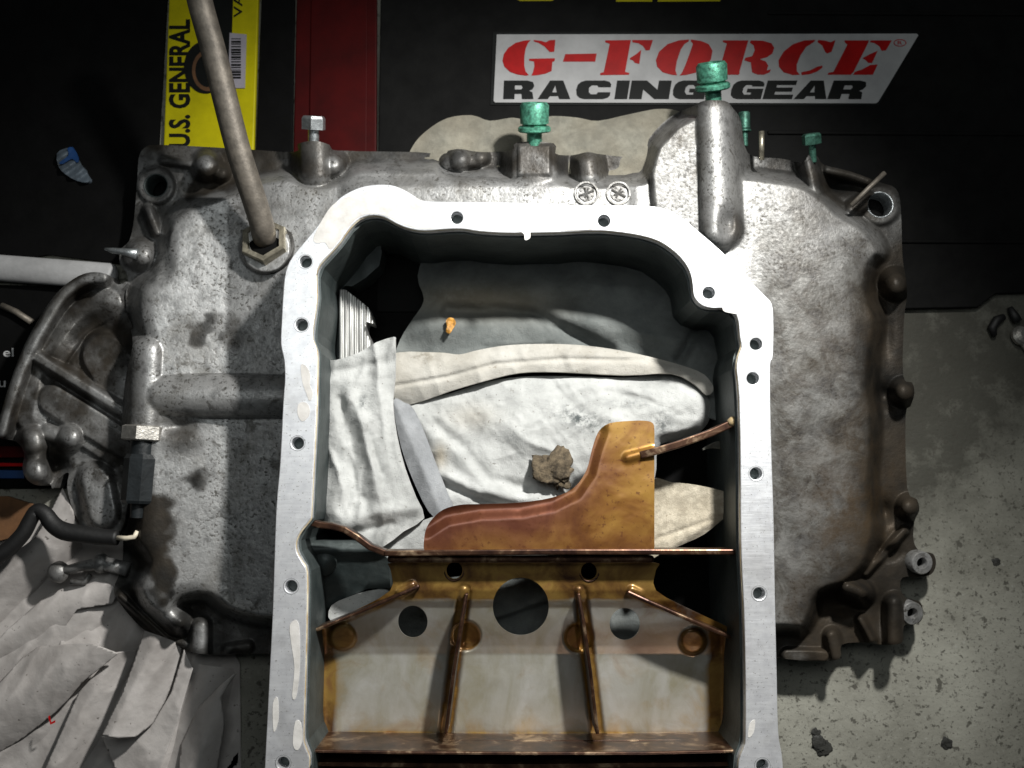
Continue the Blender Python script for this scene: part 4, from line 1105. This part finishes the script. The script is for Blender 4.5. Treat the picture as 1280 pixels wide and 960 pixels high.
LT = {
 'R': [[(0, 0), (0, 1), (.75, 1), (.93, .92), (.98, .7), (.92, .52), (.82, .45), (.93, .36), (.97, 0), (.60, 0), (.58, .28), (.36, .28), (.36, 0)], [(.36, .52), (.36, .74), (.57, .74), (.61, .63), (.57, .52)]],
 'A': [[(0, 0), (.34, 1), (.74, 1), (1, 0), (.66, 0), (.62, .16), (.37, .16), (.31, 0)], [(.43, .36), (.51, .74), (.57, .36)]],
 'C': [[(0, .5), (.03, .78), (.12, .93), (.25, 1), (.8, 1), (.94, .93), (1, .8), (1, .64), (.64, .64), (.60, .74), (.44, .74), (.37, .62), (.37, .38), (.44, .26), (.60, .26), (.64, .37), (1, .37), (1, .2), (.94, .07), (.8, 0), (.25, 0), (.12, .07), (.03, .22)]],
 'I': [[(0, 0), (0, 1), (1, 1), (1, 0)]],
 'N': [[(0, 0), (0, 1), (.38, 1), (.68, .5), (.68, 1), (1, 1), (1, 0), (.64, 0), (.32, .52), (.32, 0)]],
 'G': [[(0, .5), (.03, .78), (.12, .93), (.25, 1), (.8, 1), (.94, .93), (1, .8), (1, .68), (.64, .68), (.60, .76), (.44, .76), (.37, .62), (.37, .38), (.44, .24), (.64, .24), (.64, .36), (.50, .36), (.50, .56), (1, .56), (1, 0), (.25, 0), (.12, .07), (.03, .22)]],
 'E': [[(0, 0), (0, 1), (1, 1), (1, .76), (.36, .76), (.36, .62), (.92, .62), (.92, .40), (.36, .40), (.36, .24), (1, .24), (1, 0)]]}
BLK = []
for ch, x0, x1 in (('R', 629, 668), ('A', 672, 713), ('C', 719, 762), ('I', 768, 784), ('N', 786, 836), ('G', 839, 880), ('G', 911, 951), ('E', 953, 990), ('A', 992, 1033), ('R', 1034, 1078)):
    shr = 1.0 + 8.0 * (x0 - 629) / 450
    for c in LT[ch]:
        BLK.append([(x0 + (x1 - x0) * a_ + shr * b_, 123.8 - 23.2 * b_) for a_, b_ in c])
glyphs('black_lettering', BLK, ZC + 0.0023, M['black_ink'], stk)
# yellow print at the very top of the case lid: lower ends of two words
for c in ([(640, -14), (700, -14), (698, -4), (690, 1.0), (650, 1.2), (642, -3)], [(772, -14), (818, -14), (815, 2), (770, 2)], [(824, -14), (905, -14), (900, 1.5), (822, 2)]):
    glyphs('yellow_print', [c], ZC + 0.0004, M['yellow'], case)

# yellow carton
ZY = -0.1012
yb = thing('carton', 'yellow printed cardboard carton with bold black lettering and a barcode label', 'carton', P(262, 80, ZF))
YC = [(203, 215), (217, -160), (330, -160), (323, 0), (316, 215)]
plate('box_body', [YC], ZY, 0.0046, M['yellow'], yb, 0.001)
def print_text(name, txt, x, y, length, height, z, mat, parent, bold=0.0, up=True):
    v, f = text_mesh(txt, length, height, bold)
    if up: pts = np.array([P(x + height - (height - q[1]) * 0 - q[1] * 1.0 + 0 - 0, y - q[0], z) for q in v])
    else: pts = np.array([P(x + q[0], y - q[1], z) for q in v])
    return obj(name, pts, f, mat, parent, False)
print_text('lettering', 'U.S. GENERAL', 211, 184, 160, 27, ZY + 0.0003, M['black_ink'], yb, 0.034)
print_text('small_print', 'VA', 292, 22, 30, 11, ZY + 0.0003, M['black_ink'], yb, 0.01)
plate('black_panel', [[(266, -160), (296, -160), (290, 40), (286, 95), (270, 95), (262, 60)]], ZY + 0.0004, 0.0004, M['black_ink'], yb, 0)
plate('emblem', [circle(257, 84, 27, 33, 30)], ZY + 0.0006, 0.0005, M['black_ink'], yb, 0)
plate('emblem_ring', [circle(260, 88, 20, 26, 30), circle(260, 88, 16, 21, 30)], ZY + 0.0008, 0.0003, M['orange'], yb, 0)
lb = plate('barcode_label', [[(287, 41), (308, 43), (306, 110), (285, 110)]], ZY + 0.0010, 0.0008, M['label'], yb, 0)
bars = []; yy = 48.0
random.seed(3)
while yy < 96:
    h = random.choice((0.9, 1.4, 2.4)); bars.append([(289, yy), (301, yy), (301, yy + h), (289, yy + h)]); yy += h + random.choice((0.9, 1.3, 2.0))
glyphs('bars', bars, ZY + 0.0013, M['black_ink'], lb)

# red chest
rb = thing('red_box', 'deep red lacquered box standing between the yellow carton and the black case', 'box', P(420, 80, ZF))
plate('box_body', [[(366, 215), (374, -160), (472, -160), (470, 215)]], ZC - 0.0014, 0.0038, M['red_box'], rb, 0.001)
plate('lid_panel', [[(386, 200), (391, -150), (460, -150), (458, 200)]], ZC - 0.0002, 0.0011, M['red_box'], rb, 0.0006)

# black cover added over the floor to keep the upper left dark
bb = region('dark_cover', smooth_poly([(-120, -160), (212, -160), (208, 0), (198, 180), (200, 222), (245, 224), (250, 330), (60, 318), (-120, 300)], 2), lambda x, y: (-102.2 + 1.6 * fbm(x, y, 90) + 0.6 * fbm(x, y, 25)) * MM, M['bagblack'], None, 6, skirt=0.003)
tag(bb, 'matt black cover added to keep the upper left dark', 'bag')
gap = plate('dark_gap_strip', [[(318, 235), (332, -160), (372, -160), (364, 235)]], -0.1030, 0.0028, M['bagblack'], None, 0.001)  # dark strip added where the gap is only in shade
tag(gap, 'black strip added for the dark gap between yellow carton and red box', 'board')
pk = thing('packet', 'small pale packet with a blue stripe lying on the black cover', 'packet', P(92, 208, -0.104))
region('wrapper', smooth_poly([(71, 192), (80, 186), (88, 186), (97, 200), (106, 212), (112, 223), (109, 228), (96, 226), (82, 218), (73, 208)], 2), lambda x, y: (-99 + 3 * np.sin((x * 0.55 + y * 0.8) * 0.45) * 0.5 + 2 * fbm(x, y, 8)) * MM, M['packet'], pk, 1.6, skirt=0.006)
region('stripe', smooth_poly([(84, 186), (91, 184), (98, 197), (96, 204), (90, 198), (78, 205), (74, 203), (86, 194)], 2), lambda x, y: (-97.2 + 1 * fbm(x, y, 8)) * MM, M['blue'], pk, 1.6, skirt=0.001)

# white bar
wb = thing('plastic_bar', 'pale grey plastic bar with a rounded end pointing at the filter mount', 'bar', P(70, 335, -0.10))
v, f = lathe(P(-90, 328, -0.098), P(156, 347, -0.098) - P(-90, 328, -0.098), [(0, 0.0098), (0.134, 0.0098), (0.137, 0.0085), (0.139, 0.004)], 24)
v = [(a_[0], a_[1], (a_[2] + 0.098) * 0.7 - 0.098) for a_ in v]
obj('bar_body', v, f, M['pvc'], wb, autosharp=50)
# black carton at the left with white print
lbx = thing('black_box', 'black box with white letters under the filter mount at the left edge', 'box', P(40, 470, ZF))
plate('box_body', [[(-140, 352), (158, 360), (160, 610), (-140, 612)]], -0.1034, 0.0024, M['bagblack'], lbx, 0.001)
print_text('lettering', 'el', 4, 446, 13, 11, -0.1031, M['ink_white'], lbx, 0.01, up=False)
print_text('lettering', 'u', -2, 484, 9, 8, -0.1031, M['ink_white'], lbx, 0.01, up=False)
v, f = tube([P(2, 382, -0.100), P(20, 390, -0.100), P(40, 403, -0.100)], 0.0024, 8)
rod = obj('threaded_rod', v, f, M['steel_tube'], None); tag(rod, 'thin dull threaded rod lying on the black box left of the filter mount', 'rod')
for k, (y0, y1, m_, lab) in enumerate(((556, 572, 'red_box', 'upper red folder edge sticking out at the left, under the round bosses'), (577, 583, 'red_ink', 'thin lower red folder edge at the left, just above the dark blue one'), (586, 598, 'blue', 'dark blue folder edge at the left, below the red ones'))):
    o = plate('folder', [[(-90, y0), (29, y0 + 2), (30, y1), (-90, y1)]], -0.0985 - 0.0015 * k, 0.003, M[m_], None, 0.0004)
    tag(o, lab, 'folder')
o = plate('cardboard', [[(-90, 622), (8, 620), (40, 630), (56, 640), (30, 668), (-90, 700)]], -0.0985, 0.004, M['orange'], None, 0.0005)
tag(o, 'torn brown cardboard piece at the left edge beside the black cable', 'cardboard')

# rag behind the top edge
ob = region('shop_cloth', smooth_poly([(506, 212), (514, 186), (530, 166), (558, 148), (590, 144), (612, 151), (640, 147), (660, 150), (690, 145), (722, 147), (748, 151), (790, 142), (830, 136), (856, 150), (850, 230), (520, 232)], 3),
   lambda x, y: (-90 + 5 * sstep(140, 190, y) + 6 * fbm(x, y, 50) + 2 * fbm(x, y, 18) - 3 * np.exp(-(((y - 170) + 0.35 * (x - 700)) / 6) ** 2)) * MM, M['cloth_old'], None, 2.5, skirt=0.012, attrs={'stain': lambda x, y: 0.3 + 0 * x, 'tan': lambda x, y: 0.25 + 0.3 * fbm(x, y, 30)})
tag(ob, 'greyish old cloth lying between the pan top edge and the racing sticker', 'cloth')

# crumpled paper at the lower left
bag = thing('paper_bag', 'crumpled grey brown paper bag with sharp folds, lying at the lower left', 'paper bag', P(130, 830, ZF))
def fold(outline, z0, zfun, nm='paper_fold', sm=1):
    return region(nm, smooth_poly(outline, sm), lambda x, y: np.maximum(z0 + zfun(x, y) + 1.6 * fbm(x, y, 40) + 1.8 * (wrinkle(x, y, 2.2, 60, 20, z0 * 0.37) - 0.5) + 0.4 * fbm(x, y, 9), -105.0) * MM, M['paper'], bag, 2.4, skirt=0.0, solid=0.0005)
def bend(x, y, a, b, wd, h, skew=0.0):
    """rolled fold: a cylinder like crown along the line a-b"""
    L = math.hypot(b[0] - a[0], b[1] - a[1]); nx, ny = -(b[1] - a[1]) / L, (b[0] - a[0]) / L
    d = (x - a[0]) * nx + (y - a[1]) * ny
    return -h * (np.abs(d) / wd) ** 1.5 + skew * d
def crumple(x, y):
    z = 0
    for a_, b_, w_, h_ in (((-20, 860), (160, 700), 55, 12), ((60, 980), (180, 760), 40, 10), ((180, 980), (260, 780), 36, 10), ((-20, 760), (90, 640), 40, 10), ((-20, 960), (120, 850), 40, 9)):
        d, _ = seg_d(x, y, *a_, *b_); z = np.maximum(z, h_ * (1 - d / w_))
    return z
fold([(-40, 640), (200, 640), (300, 830), (302, 1020), (-40, 1020)], -104, crumple)
fold([(-40, 722), (0, 704), (44, 672), (62, 640), (78, 610), (92, 640), (104, 690), (88, 714), (66, 734), (28, 776), (-40, 840)], -84, lambda x, y: bend(x, y, (-10, 735), (92, 640), 34, 13, -0.05))
fold([(-40, 838), (10, 786), (62, 741), (120, 722), (150, 737), (140, 755), (96, 762), (70, 800), (28, 832), (-40, 890)], -88, lambda x, y: bend(x, y, (0, 800), (140, 728), 36, 12, 0.05) - 0.03 * (y - 740))
fold([(70, 830), (76, 798), (92, 764), (140, 744), (165, 772), (184, 796), (174, 826), (128, 818)], -97, lambda x, y: -0.06 * (x - 76) + 0.06 * (y - 790))
fold([(-40, 900), (0, 852), (28, 822), (48, 808), (112, 803), (148, 817), (102, 854), (84, 876), (68, 892), (30, 922), (-40, 966)], -78, lambda x, y: bend(x, y, (-10, 885), (120, 806), 46, 16, 0.08) + 0.05 * (x - 40))
fold([(50, 975), (70, 930), (98, 866), (114, 848), (142, 816), (172, 812), (162, 850), (150, 884), (128, 922), (136, 1010), (30, 1010)], -86, lambda x, y: bend(x, y, (70, 950), (140, 815), 36, 14, -0.05))
fold([(-40, 968), (20, 930), (74, 890), (98, 858), (90, 884), (72, 928), (54, 966), (30, 1010), (-40, 1010)], -99, lambda x, y: 0.06 * (x - 40))
fold([(180, 788), (206, 797), (228, 806), (222, 838), (206, 878), (190, 906), (170, 921), (148, 923), (127, 919), (138, 896), (152, 868), (166, 830)], -72, lambda x, y: bend(x, y, (140, 915), (196, 792), 34, 14, 0.06))
fold([(127, 920), (150, 924), (170, 921), (190, 906), (214, 866), (230, 812), (241, 836), (222, 902), (200, 960), (188, 1010), (152, 1010), (146, 966)], -90, lambda x, y: 0.10 * (x - 180) - 0.03 * (y - 900))
fold([(224, 826), (262, 832), (297, 837), (299, 900), (296, 1010), (184, 1010), (204, 950), (222, 900)], -94, lambda x, y: bend(x, y, (225, 1010), (262, 832), 34, 9, -0.05))
fold([(226, 930), (248, 884), (276, 856), (298, 838), (276, 872), (281, 905), (272, 960), (252, 1010), (218, 1010)], -82, lambda x, y: bend(x, y, (236, 990), (280, 850), 22, 9))
glyphs('red_print', [[(60, 896), (62, 894), (64, 903), (69, 900), (69, 903), (63, 906)]], -0.0780, M['red_ink'], bag)

# ---- small things on the floor at the right
def chip(cx, cy, r, label, mat='stone', sq=0.07, seed=2):
    o = lump('floor_chip', cx, cy, r, ZF + r * sq * 0.6, M[mat], sq, seed, 0.7); tag(o, label, 'chip'); return o
chip(1026, 932, 0.0062, 'largest dark chip on the concrete, near the lower end of the flange')
chip(1183, 929, 0.0040, 'small dark chip on the concrete near the bottom edge, right of the largest chip', seed=5)
chip(1020, 916, 0.0030, 'crumb touching the top of the largest dark chip', seed=8)
chip(1245, 702, 0.0026, 'tiny dark crumb on bare concrete right of the ring shaped ear', seed=9)
nutr = thing('loose_screw', 'bright old screw head lying in a black patch at the right edge', 'screw', P(1274, 421, ZF))
v, f = lathe(P(1274, 421, ZF + 0.001), (0.2, 0.2, 1), [(0, 0.007), (0.003, 0.0075), (0.005, 0.006), (0.006, 0.003), (0.0055, 0.001)], 16)
obj('screw_head', v, f, M['hexbright'], nutr, autosharp=30)
v, f = tube([P(1274, 421, ZF + 0.003), P(1285, 436, ZF + 0.003), P(1296, 452, ZF + 0.003)], 0.003, 10); obj('shank', v, f, M['hexbright'], nutr)
for pts, lab in (([(1243, 420), (1240, 410), (1246, 400), (1255, 396)], 'short curved black rubber scrap near the right edge, left of the screw'), ([(1262, 384), (1268, 395), (1272, 402)], 'stubby black rubber scrap right above the bright screw')):
    v, f = tube([P(x, y, ZF + 0.003) for x, y in pts], [0.002, 0.0035, 0.0035, 0.0025][:len(pts)], 8)
    o = obj('rubber_scrap', v, f, M['cable'], None); tag(o, lab, 'rubber scrap')
